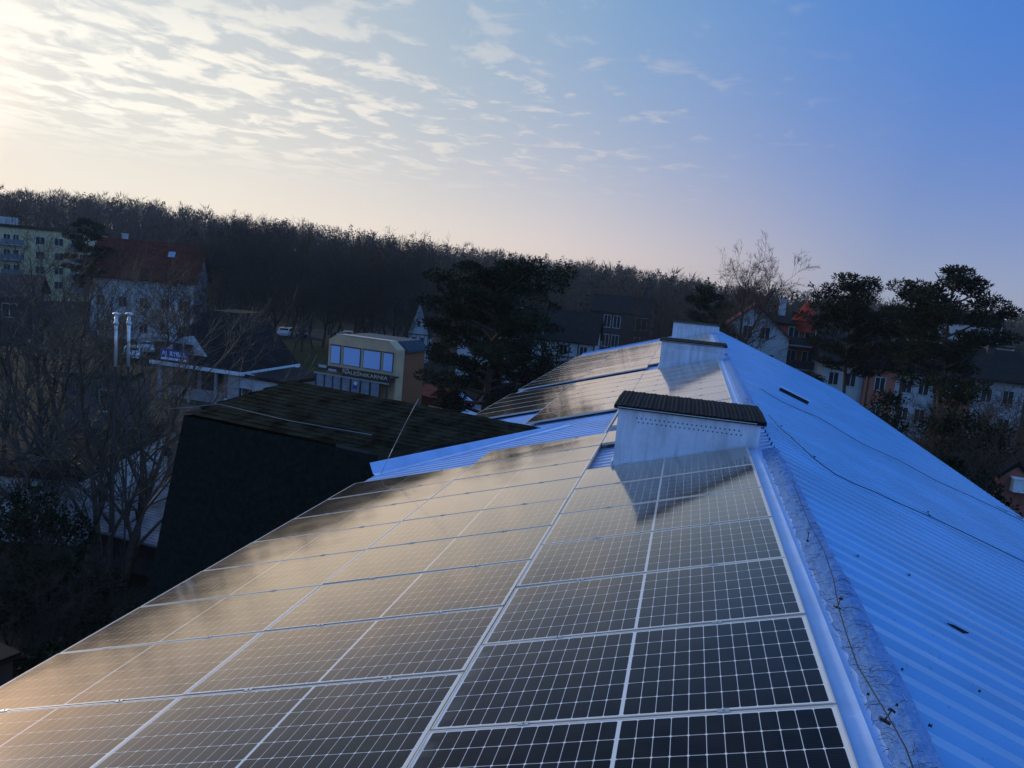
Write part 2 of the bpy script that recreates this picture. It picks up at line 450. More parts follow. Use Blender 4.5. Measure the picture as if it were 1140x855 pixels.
ribbed(lambda s, v, h: LP(s, v, -.125 + h), XE, APX, V0, V1, .22, .03).build('left_roof_slope', M_roofL, bld)
ribbed(lambda s, v, h: RP(s, v, -.02 + h), .0, SE, V0, V1, .30, .06).build('right_roof_slope', M_roofR, bld)
# walls below the eaves
el_, er_ = LP(XE + .35, 0, -.16), RP(SE - .35, 0, -.06)
w = MB(); w.prism([(el_.x, -.3), (er_.x, -.3), (er_.x, er_.z), (AP.x, AP.z - .06), (el_.x, el_.z)], V0 + .3, V1 - .3)
w.build('wall', M_wallB, bld)
for nm, P in (('gutter', lambda v: LP(XE - .05, v, -.19)), ('gutter', lambda v: RP(SE + .05, v, -.09))):
    g_ = MB(); g_.tube([P(V0), P(V1)], .07, 8); g_.build(nm, M_roofR, bld)
# verge trim at the far gable
vb = MB()
for f0, s0, s1 in ((lambda s, v, h: LP(s, v, h - .1), XE, APX), (lambda s, v, h: RP(s, v, h), 0, SE)):
    q = [f0(s0, V1, .05), f0(s1, V1, .05), f0(s1, V1 + .12, .05), f0(s0, V1 + .12, .05), f0(s0, V1, -.12), f0(s1, V1, -.12), f0(s1, V1 + .12, -.12), f0(s0, V1 + .12, -.12)]
    vb.add([tuple(x) for x in q], [(0, 1, 2, 3), (7, 6, 5, 4), (0, 4, 5, 1), (1, 5, 6, 2), (2, 6, 7, 3), (3, 7, 4, 0)])
vb.build('verge_trim', M_roofR, bld)
# ridge flashing: smooth folded strip beside the panels
prof = [(.0, -.098), (.004, -.055), (.105, -.05), (.112, -.075), (.20, -.075)]


def strip(prof, fn, v0, v1, dv, jit=0.0, seed=1):
    r = random.Random(seed); mb = MB(); vv = []; v = v0
    while v < v1 + 1e-6: vv.append(v); v += dv
    vs = [tuple(fn(x, v, h + r.uniform(-jit, jit))) for v in vv for x, h in prof]; n = len(prof)
    return mb.add(vs, [(i * n + j, i * n + j + 1, (i + 1) * n + j + 1, (i + 1) * n + j) for i in range(len(vv) - 1) for j in range(n - 1)], 0, jit == 0 and False)


fb = MB()
for a, b in ((V0, 6.38), (7.86, 19.55), (21.0, 33.0), (34.4, 36.95)):
    s_ = strip(prof, LP, a, b, (b - a) / 8); fb.add(s_.v, s_.f)
fb.build('ridge_flashing', M_flash, bld)
# crumpled wire mesh strip lying over the ridge
rr = random.Random(4)
mb = MB()


def ridge_fn(q, v, h):           # q from -.19 (left of apex) to +.. (down right side)
    return LP(APX + q, v, APH + h) if q < 0 else RP(q, v, h)


for a, b in ((V0, 6.36), (7.9, 19.5), (21.05, 33.0)):
    vv = np.arange(a, b, .06); qs = [-.16, -.12, -.08, -.04, -.005, .03]
    vs = []
    for v in vv:
        e = .012 * math.sin(v * 1.7) + .008 * math.sin(v * 5.1)
        for k, q in enumerate(qs):
            h = .022 + .024 * math.sin(math.pi * k / 6) + rr.uniform(-.004, .004)
            vs.append(tuple(ridge_fn(q + (e if k == 5 else 0) + rr.uniform(-.006, .006), v + rr.uniform(-.01, .01), h if k < 5 else .050)))
    n = len(qs)
    mb.add(vs, [(i * n + j, i * n + j + 1, (i + 1) * n + j + 1, (i + 1) * n + j) for i in range(len(vv) - 1) for j in range(n - 1)], 0, False)
rm = mb.build('ridge_mesh_strip', M_mesh, bld)
wb = MB()
for k in range(800):            # loose wires of the mesh
    v = V0 + 4 + (rr.random() ** 1.5) * 14; 
    if 6.36 < v < 7.9: continue
    q = rr.uniform(-.17, .02); a = rr.uniform(0, 6.28); L_w = rr.uniform(.03, .08)
    p0 = ridge_fn(q, v, .050 + rr.uniform(-.006, .006)); p1 = ridge_fn(min(max(q + math.cos(a) * L_w, -.175), .035), v + math.sin(a) * L_w, .050 + rr.uniform(-.008, .010))
    pm = (p0 + p1) / 2 + Vector((0, 0, rr.uniform(0, .012)))
    wb.tube([p0, pm, p1], .0012, 3, caps=False)
wb.build('mesh_wires', M_wire, rm)['kind'] = 'stuff'


def perforated(x0, x1, ztop, n):
    m = M_plaster.copy(); m.name = 'pale_plaster_with_vent_holes'; t = m.node_tree; b = t.nodes['Principled BSDF']
    src = b.inputs['Base Color'].links[0].from_socket
    c = t.nodes.new('ShaderNodeTexCoord'); sp = t.nodes.new('ShaderNodeSeparateXYZ'); t.links.new(c.outputs['Object'], sp.inputs[0])
    ge = t.nodes.new('ShaderNodeNewGeometry'); sn = t.nodes.new('ShaderNodeSeparateXYZ'); t.links.new(ge.outputs['True Normal'], sn.inputs[0])
    pt = (x1 - x0 - .45) / n; tot = None
    for k in range(2):
        u = smath(t, 'DIVIDE', smath(t, 'SUBTRACT', sp.outputs[0], x0 + .22 + pt * .5 * k), pt)
        dx = smath(t, 'MULTIPLY', smath(t, 'SUBTRACT', smath(t, 'FRACT', u), .5), pt); dz = smath(t, 'SUBTRACT', sp.outputs[2], ztop - .115 - .055 * k)
        rr_ = smath(t, 'SQRT', smath(t, 'ADD', smath(t, 'MULTIPLY', dx, dx), smath(t, 'MULTIPLY', dz, dz)))
        q = smath(t, 'MULTIPLY', smath(t, 'LESS_THAN', rr_, .0098), smath(t, 'MULTIPLY', smath(t, 'GREATER_THAN', u, 0.0), smath(t, 'LESS_THAN', u, float(n))))
        tot = q if tot is None else smath(t, 'MAXIMUM', tot, q)
    tot = smath(t, 'MULTIPLY', tot, smath(t, 'LESS_THAN', sn.outputs[1], -.5))
    t.links.new(mixc(t, tot, src, (.012, .012, .014)), b.inputs['Base Color']); return m


# chimneys ---------------------------------------------------------------
def chimney(v, x0, x1, ztop, dep, holes, lab):
    b = MB(); b.box(x0, x1, v, v + dep, 10.9, ztop)
    c = b.build('chimney_stack', perforated(x0, x1, ztop, holes) if holes else M_plaster, bld); c['label'] = lab
    k = MB()
    # dark tiled cap: shallow double slope of overlapping ridge tiles with rolls
    ov = .06; n = int((x1 - x0 + 2 * ov) / .055); w_ = (x1 - x0 + 2 * ov) / n
    y0, y1 = v - .06, v + dep + .05; ym = (y0 + y1) / 2
    k.prism([(y0 + .02, ztop - .012), (y1 - .02, ztop - .012), (y1 - .02, ztop + .03), (y0 + .02, ztop + .03)], x0 - ov, x1 + ov, 'x')
    for i in range(n):
        xa = x0 - ov + i * w_; h = ztop + .034 + (i % 3) * .003
        for ya, yb, za, zb in ((y0, ym, h, h + .02), (y1, ym, h, h + .02)):
            k.add([(xa, ya, za), (xa + w_ * .5, ya, za + .008), (xa + w_ * .98, ya, za), (xa, yb, zb), (xa + w_ * .5, yb, zb + .008), (xa + w_ * .98, yb, zb),
                   (xa, ya, za - .022), (xa + w_ * .98, ya, za - .022)], [(0, 1, 4, 3), (1, 2, 5, 4), (0, 6, 7, 2, 1)])
    cap = k.build('tile_cap', M_cap, c)
    d = MB(); d.box(x0 - ov + .05, x1 + ov - .12, y0 - .006, y0 + .03, ztop + .006, ztop + .016); d.build('drip_edge', M_trim, c)
    fl = MB(); fl.box(x0 - .03, x0 - .006, v - .02, v + dep + .02, LP(x0 / cT, 0, -.1).z - .02, LP(x0 / cT, 0, -.1).z + .16); fl.build('side_flashing', M_white, c)
    return c


chimney(6.42, -1.675, .135, 11.885, 1.36, 23, 'nearest pale plastered chimney with dark tiled cap')
chimney(19.6, -1.63, .19, 11.92, 1.3, 23, 'second pale plastered chimney with dark tiled cap')
chimney(33.1, -1.62, .45, 11.93, 1.2, 0, 'farthest pale plastered chimney at the end of the ridge')

# flat roof window on the right slope
sw = MB(); f0 = RP
q = []
for s_, v_, h_ in ((2.02, 17.25, .05), (2.02, 18.35, .05)): q.append(f0(s_, v_, h_))
p1, p2 = at_z(868, 430, 0), at_z(900, 447, 0)


def on_right(px, py, h=0.0):
    n = Vector((math.sin(B), 0, math.cos(B))); o = AP + n * h; d = ray(px, py); return CP + d * ((o - CP).dot(n) / d.dot(n))


def on_left(px, py, h=0.0):
    n = Vector((-sT, 0, cT)); o = LP(0, 0, h); d = ray(px, py); return CP + d * ((o - CP).dot(n) / d.dot(n))


a_, b_ = on_right(868, 433, .08), on_right(900, 449, .08)
dirr = (b_ - a_).normalized(); nrm = Vector((math.sin(B), 0, math.cos(B))); side = nrm.cross(dirr).normalized()
for nm, w0, w1, h0, h1, mm in (('snow_guard', 0, .03, -.07, .05, M_dark), ('guard_top', -.07, .04, .051, .07, M_white)):
    sb = MB(); pts = [a_ + side * s1 + nrm * h for h in (h0, h1) for s1 in (w0, w1)] + [b_ + side * s1 + nrm * h for h in (h0, h1) for s1 in (w0, w1)]
    sb.add([tuple(p) for p in pts], [(0, 1, 3, 2), (4, 6, 7, 5), (0, 4, 5, 1), (2, 3, 7, 6), (0, 2, 6, 4), (1, 5, 7, 3)])
    if nm == 'snow_guard': vent = sb.build('roof_vent', mm, bld)
    else: sb.build('vent_lid', mm, vent)

# dark tiled wing -----------------------------------------------------------
tip = Vector((-3.30, 11.29, 10.49)); RL = Vector((-9.98, 13.09, 10.49))
KR = Vector((-6.35, 9.80, 9.90)); KL = at_z(205, 460, 9.89)
wd = (RL - tip).normalized(); pr = Vector((wd.y, -wd.x, 0))        # towards the far side
if pr.y < 0: pr = -pr
KLb = KL + pr * 4.9; KRb = Vector((-6.2, 14.3, 9.9))
wg = MB()


def grid_slope(mb, a, b, c, d, nu, nv, amp, seed, m=0):     # a-b lower edge, d-c upper edge, overlapping tile courses
    r = random.Random(seed); vs = []
    for j in range(nv):
        for e in (0, 1):
            t = (j + e) / nv
            for i in range(nu + 1):
                s_ = i / nu; p = a.lerp(b, s_).lerp(d.lerp(c, s_), t)
                vs.append(tuple(p + Vector((0, 0, (amp if e == 0 else 0) + r.uniform(-amp, amp) * .5))))
    n = nu + 1
    fs = [((2 * j) * n + i, (2 * j) * n + i + 1, (2 * j + 1) * n + i + 1, (2 * j + 1) * n + i) for j in range(nv) for i in range(nu)]
    fs += [((2 * j + 1) * n + i, (2 * j + 1) * n + i + 1, (2 * j + 2) * n + i + 1, (2 * j + 2) * n + i) for j in range(nv - 1) for i in range(nu)]
    mb.add(vs, fs, m)


grid_slope(wg, KL, KR, tip, RL, 80, 14, .010, 3)
grid_slope(wg, KLb, KL, RL, RL, 12, 7, .02, 4)
grid_slope(wg, KRb, KLb, RL, tip, 20, 7, .02, 5)
wr = wg.build('wing_roof', M_wing, bld)
zb = 4.2
BLn = at_z(160, 690, zb); ofs = Vector((BLn.x - KL.x, BLn.y - KL.y, 0))
off = -pr * 0.9; BL = KL + off + wd * .35; BL.z = zb
BR = KR + off; BR.z = zb
mg = MB()
KLm, KRm = KL - Vector((0, 0, .05)), KR - Vector((0, 0, .05))
grid_slope(mg, BL, BR, KRm, KLm, 50, 26, .02, 6)
BLb = KLb + pr * .9 + wd * .35; BLb.z = zb
grid_slope(mg, BLb, BL, KLm, KLb - Vector((0, 0, .05)), 30, 14, .02, 7)
mg.build('wing_mansard', M_mans, bld)
wl = MB(); wl.add([tuple(p) for p in (BL - off * .3, BR - off * .3, BR - off * .3 - Vector((0, 0, zb + .3)), BL - off * .3 - Vector((0, 0, zb + .3)))] +
                  [tuple(p) for p in (BLb + off * .3, BLb + off * .3 - Vector((0, 0, zb + .3)))], [(0, 1, 2, 3), (4, 0, 3, 5)])
wl.build('wing_wall', M_wallB, bld)
# valley flashing between the wing and the sloping roof
vf = MB()
va, vb_ = LP(XE - .05, 9.35, -.09), LP(-3.2, 11.45, -.09)
vd = (vb_ - va).normalized(); vs_ = Vector((-sT, 0, cT)).cross(vd); vs_ = vs_ if vs_.y < 0 else -vs_
up = Vector((-sT, 0, cT))
P4 = [va - vs_ * .12 + up * .22, va + up * .03, va + vs_ * .26 + up * .02, va + vs_ * .27 + up * -.03]
P5 = [vb_ - vs_ * .05 + up * .06, vb_ + up * .03, vb_ + vs_ * .16 + up * .02, vb_ + vs_ * .17 + up * -.03]
vf.add([tuple(p) for p in P4 + P5], [(i, i + 1, i + 5, i + 4) for i in range(3)])
vf.build('valley_flashing', M_flash, bld)

# ------------------------------------------------------------------ solar panels
L, Wd, GP = 2.108, 1.048, .02
PITCH = Wd + GP
rp_ = random.Random(11)
fm = MB(); t_ = .0095
hx, hy = L / 2, Wd / 2
for (x0, x1, y0, y1) in ((-hx, hx, -hy, -hy + t_), (-hx, hx, hy - t_, hy), (-hx, -hx + t_, -hy + t_, hy - t_), (hx - t_, hx, -hy + t_, hy - t_)):
    fm.box(x0, x1, y0, y1, -.035, .002)
gm = MB(); gm.box(-hx + t_, hx - t_, -hy + t_, hy - t_, -.006, 0)
cm = MB(); cm.box(-.03, .03, -.016, .016, .0025, .006); cm.tube([(0, 0, .006), (0, 0, .011)], .006, 6)
frame_me, glass_me, clamp_me = fm.mesh('frame', M_alu), gm.mesh('glass', M_cells), cm.mesh('clamp', M_clamp)


def new_panel():
    r = thing('solar_panel', 'x', 'solar panel', group='solar panels mounted on the roof slope')
    for nm, me in (('frame', frame_me), ('glass', glass_me)):
        o = bpy.data.objects.new(nm, me); COL.objects.link(o); o.parent = r
    for x in (-.52, .52):
        o = bpy.data.objects.new('clamp', clamp_me); COL.objects.link(o); o.parent = r; o.location = (x, hy + GP / 2, 0)
    return r


proto = None
ORD = ['first', 'second', 'third', 'fourth', 'fifth', 'sixth', 'seventh', 'eighth', 'ninth', 'tenth', 'eleventh', 'twelfth', 'thirteenth', 'fourteenth']
colX = [-L / 2, -L * 1.5 - GP, -L * 2.5 - 2 * GP]
CN = ['ridge-side column', 'middle column', 'eave-side column']


def column(ci, v_far_edge, count, field, shift=0):
    global proto
    for i in range(count):                        # i = 0 is the farthest panel of the column
        vc = v_far_edge - PITCH * (i + .5)
        if proto is None: proto = p = new_panel()
        else: p = dup(proto)
        p.location = LP(colX[ci] + shift, vc, 0)
        p.rotation_euler = (rad(rp_.gauss(0, .13)), -T + rad(.35 + rp_.gauss(0, .16)), 0)
        p['label'] = 'solar panel of the %s %s, %s from its far end' % (field, CN[ci], ORD[i])


NF, MF, FF = "near field's", "middle field's", "far field's"
column(0, 6 * PITCH, 9, NF)
column(1, .717 + 8 * PITCH, 12, NF)
column(2, 1.81 + 6 * PITCH, 10, NF)
# second row beyond the ridge-side opening: one panel half hidden behind the chimney
column(1, 9.27 + .005, 1, "gap-side field's")
column(0, 9.30, 1, "gap-side field's", 0)
column(0, 19.45, 9, MF)
column(1, 19.75, 7, MF)
column(2, 19.85, 5, MF)
column(0, 33.3, 11, FF)
column(1, 33.6, 12, FF)
column(2, 33.75, 12, FF)
# mounting rail left open between the fields
rl = MB()
rl.box(-.02, .02, 0, 3.1, -.02, .02)
r_ = rl.build('mounting_rail', M_alu); r_.location = LP(-2.2, 9.3, -.045); r_.rotation_euler = (0, -T, 0)
tag(r_, 'bare aluminium mounting rail crossing the blue gap left of the nearest chimney', 'rail')
rail_me = MB(); rail_me.box(-.02, .02, 0, 1, -.02, .02)
rme = rail_me.mesh('support_rail', M_alu)
RL_LAB = ['support rail under the ridge-side panel column, uphill one of its pair', 'support rail under the ridge-side panel column, downhill one of its pair', 'support rail under the middle panel column, uphill one of its pair',
          'support rail under the middle panel column, downhill one of its pair', 'support rail under the eave-side panel column, uphill one of its pair', 'support rail under the eave-side panel column, downhill one of its pair']

# ------------------------------------------------------------------ lightning protection wires
def wire(name, pts, r_, m, label, cat='wire'):
    b = MB(); b.tube(pts, r_, 5); return tag(b.build(name, m), label, cat)


A1 = [(1022, 870), (1008, 832), (990, 800), (975, 775), (955, 742), (942, 705), (934, 678), (928, 645), (917, 612), (902, 585), (890, 556), (882, 533)]
wire('lightning_wire', [on_right(x, y, .10) for x, y in A1], .0035, M_wire, 'dark lightning conductor wire beside the crumpled mesh along the ridge')
B1 = [(856, 462), (868, 476), (880, 486), (895, 500), (908, 512), (930, 528), (950, 538), (975, 548), (1000, 560), (1033, 574), (1080, 596), (1150, 630)]
wire('lightning_wire', [on_right(x, y, .08) for x, y in B1], .006, M_wire, 'dark wire crossing the blue slope from the nearest chimney, lower of two')
C1 = [(846, 432), (858, 440), (870, 447), (890, 456), (912, 465), (940, 482), (960, 494), (1000, 512), (1040, 534), (1080, 552), (1110, 566), (1145, 583)]
wire('lightning_wire', [on_right(x, y, .08) for x, y in C1], .0065, M_wire, 'dark wire higher up the picture across the blue slope near the vent')
hproto = None
for i, (x, y, w_) in enumerate(((985, 802, 'lowest in the picture beside the ridge'), (932, 676, 'second up beside the ridge mesh'), (899, 602, 'third up beside the ridge mesh'), (870, 478, 'on the wire just right of the nearest chimney'),
                               (908, 513, 'on the lower slope wire, left'), (1034, 574, 'on the lower slope wire, right'))):
    if hproto is None:
        h_ = thing('wire_holder', 'x', 'wire holder', group='wire holders on the blue roof')
        b = MB(); b.tube([(0, 0, 0), (0, 0, .09)], .007, 6); b.build('post', M_dark, h_)
        b = MB(); b.box(-.05, .05, -.02, .02, -.012, .008); b.build('foot', M_dark, h_)
        b = MB(); b.tube([(-.03, 0, .088), (0, .004, .10), (.035, 0, .092)], .011, 6); b.build('clip', M_dark, h_)
        hproto = h_
    else: h_ = dup(hproto)
    h_.location = on_right(x, y, .02); h_.scale = (.5, .5, .6); h_.rotation_euler = (0, B, rad(40 * i))
    h_['label'] = 'small dark wire holder ' + w_
# wires of the dark wing
wire('lightning_wire', [on_left(424, 528, -.02), on_left(424, 528, .10), at_y(437, 500, 8.9), at_y(452, 470, 8.75), at_y(466, 444, 8.6)], .005, M_galv, 'thin pale wire rising from the valley flashing over the dark wing')
wire('lightning_wire', [KL + Vector((-.25, -.2, .10)), KL + Vector((0.1, 0, .14)), KL.lerp(KR, .12) + Vector((0, 0.5, .22)), KL.lerp(KR, .5) + Vector((0, .45, .17)), KL.lerp(KR, .92) + Vector((0, .5, .2))], .006, M_galv,
     'thin pale wire lying along the edge of the dark wing roof')
# debris on the roof
M_leafd = mat('dead_leaf', (.03, .02, .013), .9)
rd = random.Random(21)


def debris(px, py, l, w_, label):
    p = on_right(px, py, .016); b = MB(); a = rad(rd.uniform(-20, 20))
    pts = []
    for k, (u, vv_, z) in enumerate(((-1, 0, 0), (-.3, 1, .012), (.6, .7, .006), (1, 0, .02), (.5, -.8, 0), (-.4, -1, .012))):
        s_, v_ = (u * l * math.cos(a), u * l * math.sin(a) + vv_ * w_)
        pts.append(Vector((s_ * math.cos(B), v_, -s_ * math.sin(B) + z + .012)))
    b.add([tuple(q) for q in pts] + [tuple(q + Vector((0, 0, -.008))) for q in pts], [(0, 1, 2, 3, 4, 5), (11, 10, 9, 8, 7, 6)] + [(i, i + 6, (i + 1) % 6 + 6, (i + 1) % 6) for i in range(6)])
    o = b.build('dead_leaf', M_leafd); o.location = p
    return tag(o, label, 'leaf', 'dead leaves and specks on the blue slope')


debris(1066, 702, .075, .009, 'largest dark curled leaf lying on the blue ribbed slope')
debris(1024, 701, .035, .006, 'slim dark leaf left of the largest one on the blue slope')
debris(1070, 610, .07, .005, 'long dark twig like scrap high on the blue slope')
debris(1114, 567, .16, .04, 'dark leaf clump on the upper wire near the eave, left one')
debris(1128, 573, .2, .07, 'dark leaf clump on the upper wire near the eave, largest of three')
debris(1134, 577, .10, .04, 'dark leaf clump on the upper wire nearest the eave')
for px, py in ((986, 676), (968, 702), (955, 621), (1056, 747), (1046, 761), (1035, 811), (966, 776), (998, 788), (1004, 748), (1012, 642), (948, 662), (1090, 772)):
    debris(px, py, rd.uniform(.006, .012), rd.uniform(.004, .006), 'small dark speck of debris on the blue ribbed slope')


# ------------------------------------------------------------------ buildings
def wall_mat(name, c): return mat(name, c, .9, vary=.12, vscale=.7, bump=.1, bscale=12)


def roof_mat(name, c, scale=3.5):
    m = mat(name, c, .85, vary=.35, vscale=1.5, spec=.1)
    t = m.node_tree; b = t.nodes['Principled BSDF']
    c_ = t.nodes.new('ShaderNodeTexCoord'); wv = t.nodes.new('ShaderNodeTexWave'); wv.bands_direction = 'Z'; wv.inputs['Scale'].default_value = scale; wv.inputs['Distortion'].default_value = .4
    t.links.new(c_.outputs['Object'], wv.inputs[0]); bp = t.nodes.new('ShaderNodeBump'); bp.inputs['Strength'].default_value = .6; bp.inputs['Distance'].default_value = .05
    t.links.new(wv.outputs['Fac'], bp.inputs['Height']); t.links.new(bp.outputs[0], b.inputs['Normal'])
    return m


def window(par, x, z, w_, h_, face, hw, hd, fm_=None, cross=True):
    """window on face 'f' (front, -y), 'r' (+x) or 'l' (-x); x along the face, z = sill"""
    fr = MB(); pn = MB(); t = .07
    def bx(mb, a0, a1, d0, d1, z0, z1):
        if face == 'f': mb.box(a0, a1, -hd - d1, -hd - d0, z0, z1)
        elif face == 'r': mb.box(hw + d0, hw + d1, a0, a1, z0, z1)
        else: mb.box(-hw - d1, -hw - d0, a0, a1, z0, z1)
    x0, x1 = x - w_ / 2, x + w_ / 2
    bx(fr, x0 - t, x0, .003, .06, z - t, z + h_ + t); bx(fr, x1, x1 + t, .003, .06, z - t, z + h_ + t)
    bx(fr, x0, x1, .003, .06, z + h_, z + h_ + t); bx(fr, x0, x1, .003, .09, z - t, z)
    if cross: bx(fr, x - .03, x + .03, .021, .05, z, z + h_)
    bx(pn, x0, x1, .004, .02, z, z + h_)
    f = fr.build('window', fm_ or M_wframe, par); pn.build('pane', M_glassw, f); return f


def house(name, label, cat, loc, yaw, w_, d, h, wallm, roofm, ridge='x', rh=3, ov=.4, wins=(), chim=(), flat=False, fm_=None, group=None):
    o = thing(name, label, cat, loc, yaw, group); hw, hd = w_ / 2, d / 2
    b = MB()
    if flat: b.box(-hw, hw, -hd, hd, -1.5, h)
    elif ridge == 'x': b.prism([(-hd, -1.5), (hd, -1.5), (hd, h), (0, h + rh), (-hd, h)], -hw, hw, 'x')
    else: b.prism([(-hw, -1.5), (hw, -1.5), (hw, h), (0, h + rh), (-hw, h)], -hd, hd, 'y')
    b.build('wall', wallm, o)
    r = MB(); t = .18
    if flat: r.box(-hw - ov, hw + ov, -hd - ov, hd + ov, h + .003, h + .28)
    else:
        e, l_ = (hd, hw) if ridge == 'x' else (hw, hd); k = rh / e
        for s in (-1, 1):
            pf = [(0, h + rh + .01), (s * (e + ov), h - ov * k + .01), (s * (e + ov), h - ov * k + t), (0, h + rh + t + .02)]
            r.prism(pf, -l_ - ov, l_ + ov, 'x' if ridge == 'x' else 'y')
    rf = r.build('roof', roofm, o)
    for (cx_, cy_, zt) in chim:
        c = MB(); c.box(cx_ - .35, cx_ + .35, cy_ - .3, cy_ + .3, h, zt); c.box(cx_ - .42, cx_ + .42, cy_ - .37, cy_ + .37, zt, zt + .15); c.build('chimney', wallm, rf)
    for q in wins: window(o, *q[:4], q[4] if len(q) > 4 else 'f', hw, hd, fm_)
    return o


YW = rad(-29)
W_cream = wall_mat('cream_render', (.46, .38, .20)); W_white = wall_mat('white_render', (.45, .45, .44)); W_grey = wall_mat('grey_render', (.36, .35, .34))
W_peach = wall_mat('peach_board', (.66, .44, .25)); W_brown = wall_mat('brown_board', (.26, .10, .04)); W_brick = wall_mat('red_brick', (.36, .085, .04)); W_terr = wall_mat('terracotta_render', (.42, .13, .08))
W_dark = wall_mat('dark_board', (.05, .04, .035)); W_timber = wall_mat('timber', (.10, .075, .05)); W_yell = wall_mat('pale_yellow_render', (.60, .52, .38))  # W_yell is the far block's own pale yellow wall colour
R_dark = roof_mat('dark_tile_roof', (.022, .019, .018)); R_red = roof_mat('red_tile_roof', (.105, .024, .014)); R_flat = mat('bitumen_flat_roof', (.022, .021, .022), .9, vary=.3, spec=.1); R_slate = mat('slate_blue_metal_roof', (.05, .065, .08), .6, vary=.2, spec=.2)
R_pale = roof_mat('pale_shingle_roof', (.30, .27, .28), 6)

# apartment block far left
p = gpos(-70, 165); 
ap = thing('apartment_block', 'pale yellow four storey apartment block with balconies under the hill at far left', 'building', Vector((gpos(54, 178).x, gpos(54, 178).y, 1.6)), rad(62))
b = MB(); b.box(-22, 11, 0, 11, -3, 12.0); b.build('wall', W_cream, ap)
b = MB(); b.box(-22.3, 11.3, -.35, 11.3, 12.003, 12.55); rf = b.build('roof', R_flat, ap)
b = MB(); b.box(-9, -4, 4, 8, 12.56, 13.9); b.build('roof_hut', W_grey, rf)
for fl in range(4):
    z = .9 + fl * 2.8
    for x, bal in ((-19, 1), (-14.8, 0), (-11, 0), (-6.5, 1), (-1.5, 0), (1.8, 0), (5.2, 1), (9.2, 0)):
        if bal:
            b = MB(); b.box(x - 1.9, x + 1.9, -1.2, -.01, z - .55, z - .40)
            bb = b.build('balcony', W_grey, ap)
            b = MB(); b.box(x - 1.9, x + 1.9, -1.2, -1.12, z - .40, z + .55); b.build('railing', mat('balcony_panel', (.10, .14, .16), .6) if fl == 0 and x == -19 else bpy.data.materials['balcony_panel'], bb)
            window(ap, x - .6, z - .1, 1.1, 1.5, 'f', 0, 0); window(ap, x + .9, z - .1, .9, 1.5, 'f', 0, 0)
        else: window(ap, x, z, 1.5, 1.35, 'f', 0, 0)
for fl in range(4):
    for y in (3, 8): window(ap, y, .9 + fl * 2.8, 1.3, 1.35, 'r', 11, 0)

# red roofed house
g0 = gpos(170, 122)
hs = house('red_roofed_house', 'white house with a wide red tiled roof left of the tall bare trees', 'house', (g0.x, g0.y, -.2), rad(24), 13.0, 10, 8.8, W_white, R_red, 'x', 4.6, .6,
           [(x, z, 1.0, 1.3) for x in (-5.2, -2.5, .2, 2.9, 5.2) for z in (1.2, 4.6)] + [(-2, 7.0, 1, 1.4, 'r'), (0.6, 7.0, 1, 1.4, 'r'), (-2, 4, 1, 1.4, 'r'), (1.5, 4, 1, 1.4, 'r')], [(-4, 1.2, 14.2)])
sk = MB(); e_ = 5.0; k_ = 4.6 / 5
y_ = -1.7; z_ = 8.8 + (5 + y_) * k_
sk.add([(2.4, y_ - .5, z_ - .5 * k_ + .30), (3.3, y_ - .5, z_ - .5 * k_ + .30), (3.3, y_ + .3, z_ + .3 * k_ + .30), (2.4, y_ + .3, z_ + .3 * k_ + .30)], [(0, 1, 2, 3)])
sk.build('skylight', mat('skylight_glass', (.30, .34, .42), .35), hs)
# dark low roof at the far left edge
g0 = gpos(-6, 75)
house('dark_roofed_cottage', 'low cottage with a brownish hipped roof cut by the left edge', 'house', (g0.x, g0.y, 5.9), rad(36), 6.0, 6, 2.5, W_dark, roof_mat('brown_tile_roof', (.14, .075, .055)), 'x', 1.3, .5, [(1.5, .8, .9, 1.0)])

# kiosk with blue and white sign ------------------------------------------------
def text(body, size, par, loc, m, depth=.02, rx=90, sx=1.0):
    cu = bpy.data.curves.new('lettering', 'FONT'); cu.body = body; cu.size = size; cu.extrude = depth; cu.align_x = 'CENTER'; cu.align_y = 'CENTER'
    o_ = bpy.data.objects.new('lettering_tmp', cu); COL.objects.link(o_)
    bpy.context.view_layer.update()
    me = bpy.data.meshes.new_from_object(o_.evaluated_get(bpy.context.evaluated_depsgraph_get()))
    bpy.data.objects.remove(o_); me.materials.clear(); me.materials.append(m)
    o = bpy.data.objects.new('lettering', me); COL.objects.link(o); o.parent = par; o.location = loc; o.rotation_euler = (rad(rx), 0, 0); o.scale = (sx, 1, 1)
    return o


M_signb = mat('sign_blue', (.03, .06, .30), .5); M_sgw = mat('sign_white', (.85, .87, .92), .5); M_gold = mat('sign_cream_letter', (.62, .56, .38), .6)
g0 = gpos(236, 72)
ks = thing('fish_bar_kiosk', 'low bar building with steep dark tiled roof, open front and blue white sign', 'kiosk', (g0.x, g0.y, 0), rad(-4)); ks.scale = (1.12, 1, 1.2)
b = MB(); b.box(-3.7, 3.7, 0, 6.5, -.5, 2.7); b.box(-3.7, -3.3, -1.4, -1.1, 0, 2.5); b.box(-.9, -.7, -1.4, -1.2, 0, 2.5); b.box(1.5, 1.7, -1.4, -1.2, 0, 2.5); b.box(2.7, 3.7, -1.4, 0, 0, 2.7)
b.build('wall', W_grey, ks)
b = MB(); b.box(-3.25, -1.0, -.06, -.01, .9, 2.5); b.box(-.6, 1.4, -.06, -.01, .9, 2.5); b.box(1.75, 2.65, -.06, -.01, .2, 2.5); b.build('opening', W_dark, ks)
b = MB()                                       # mansard like steep tile roof
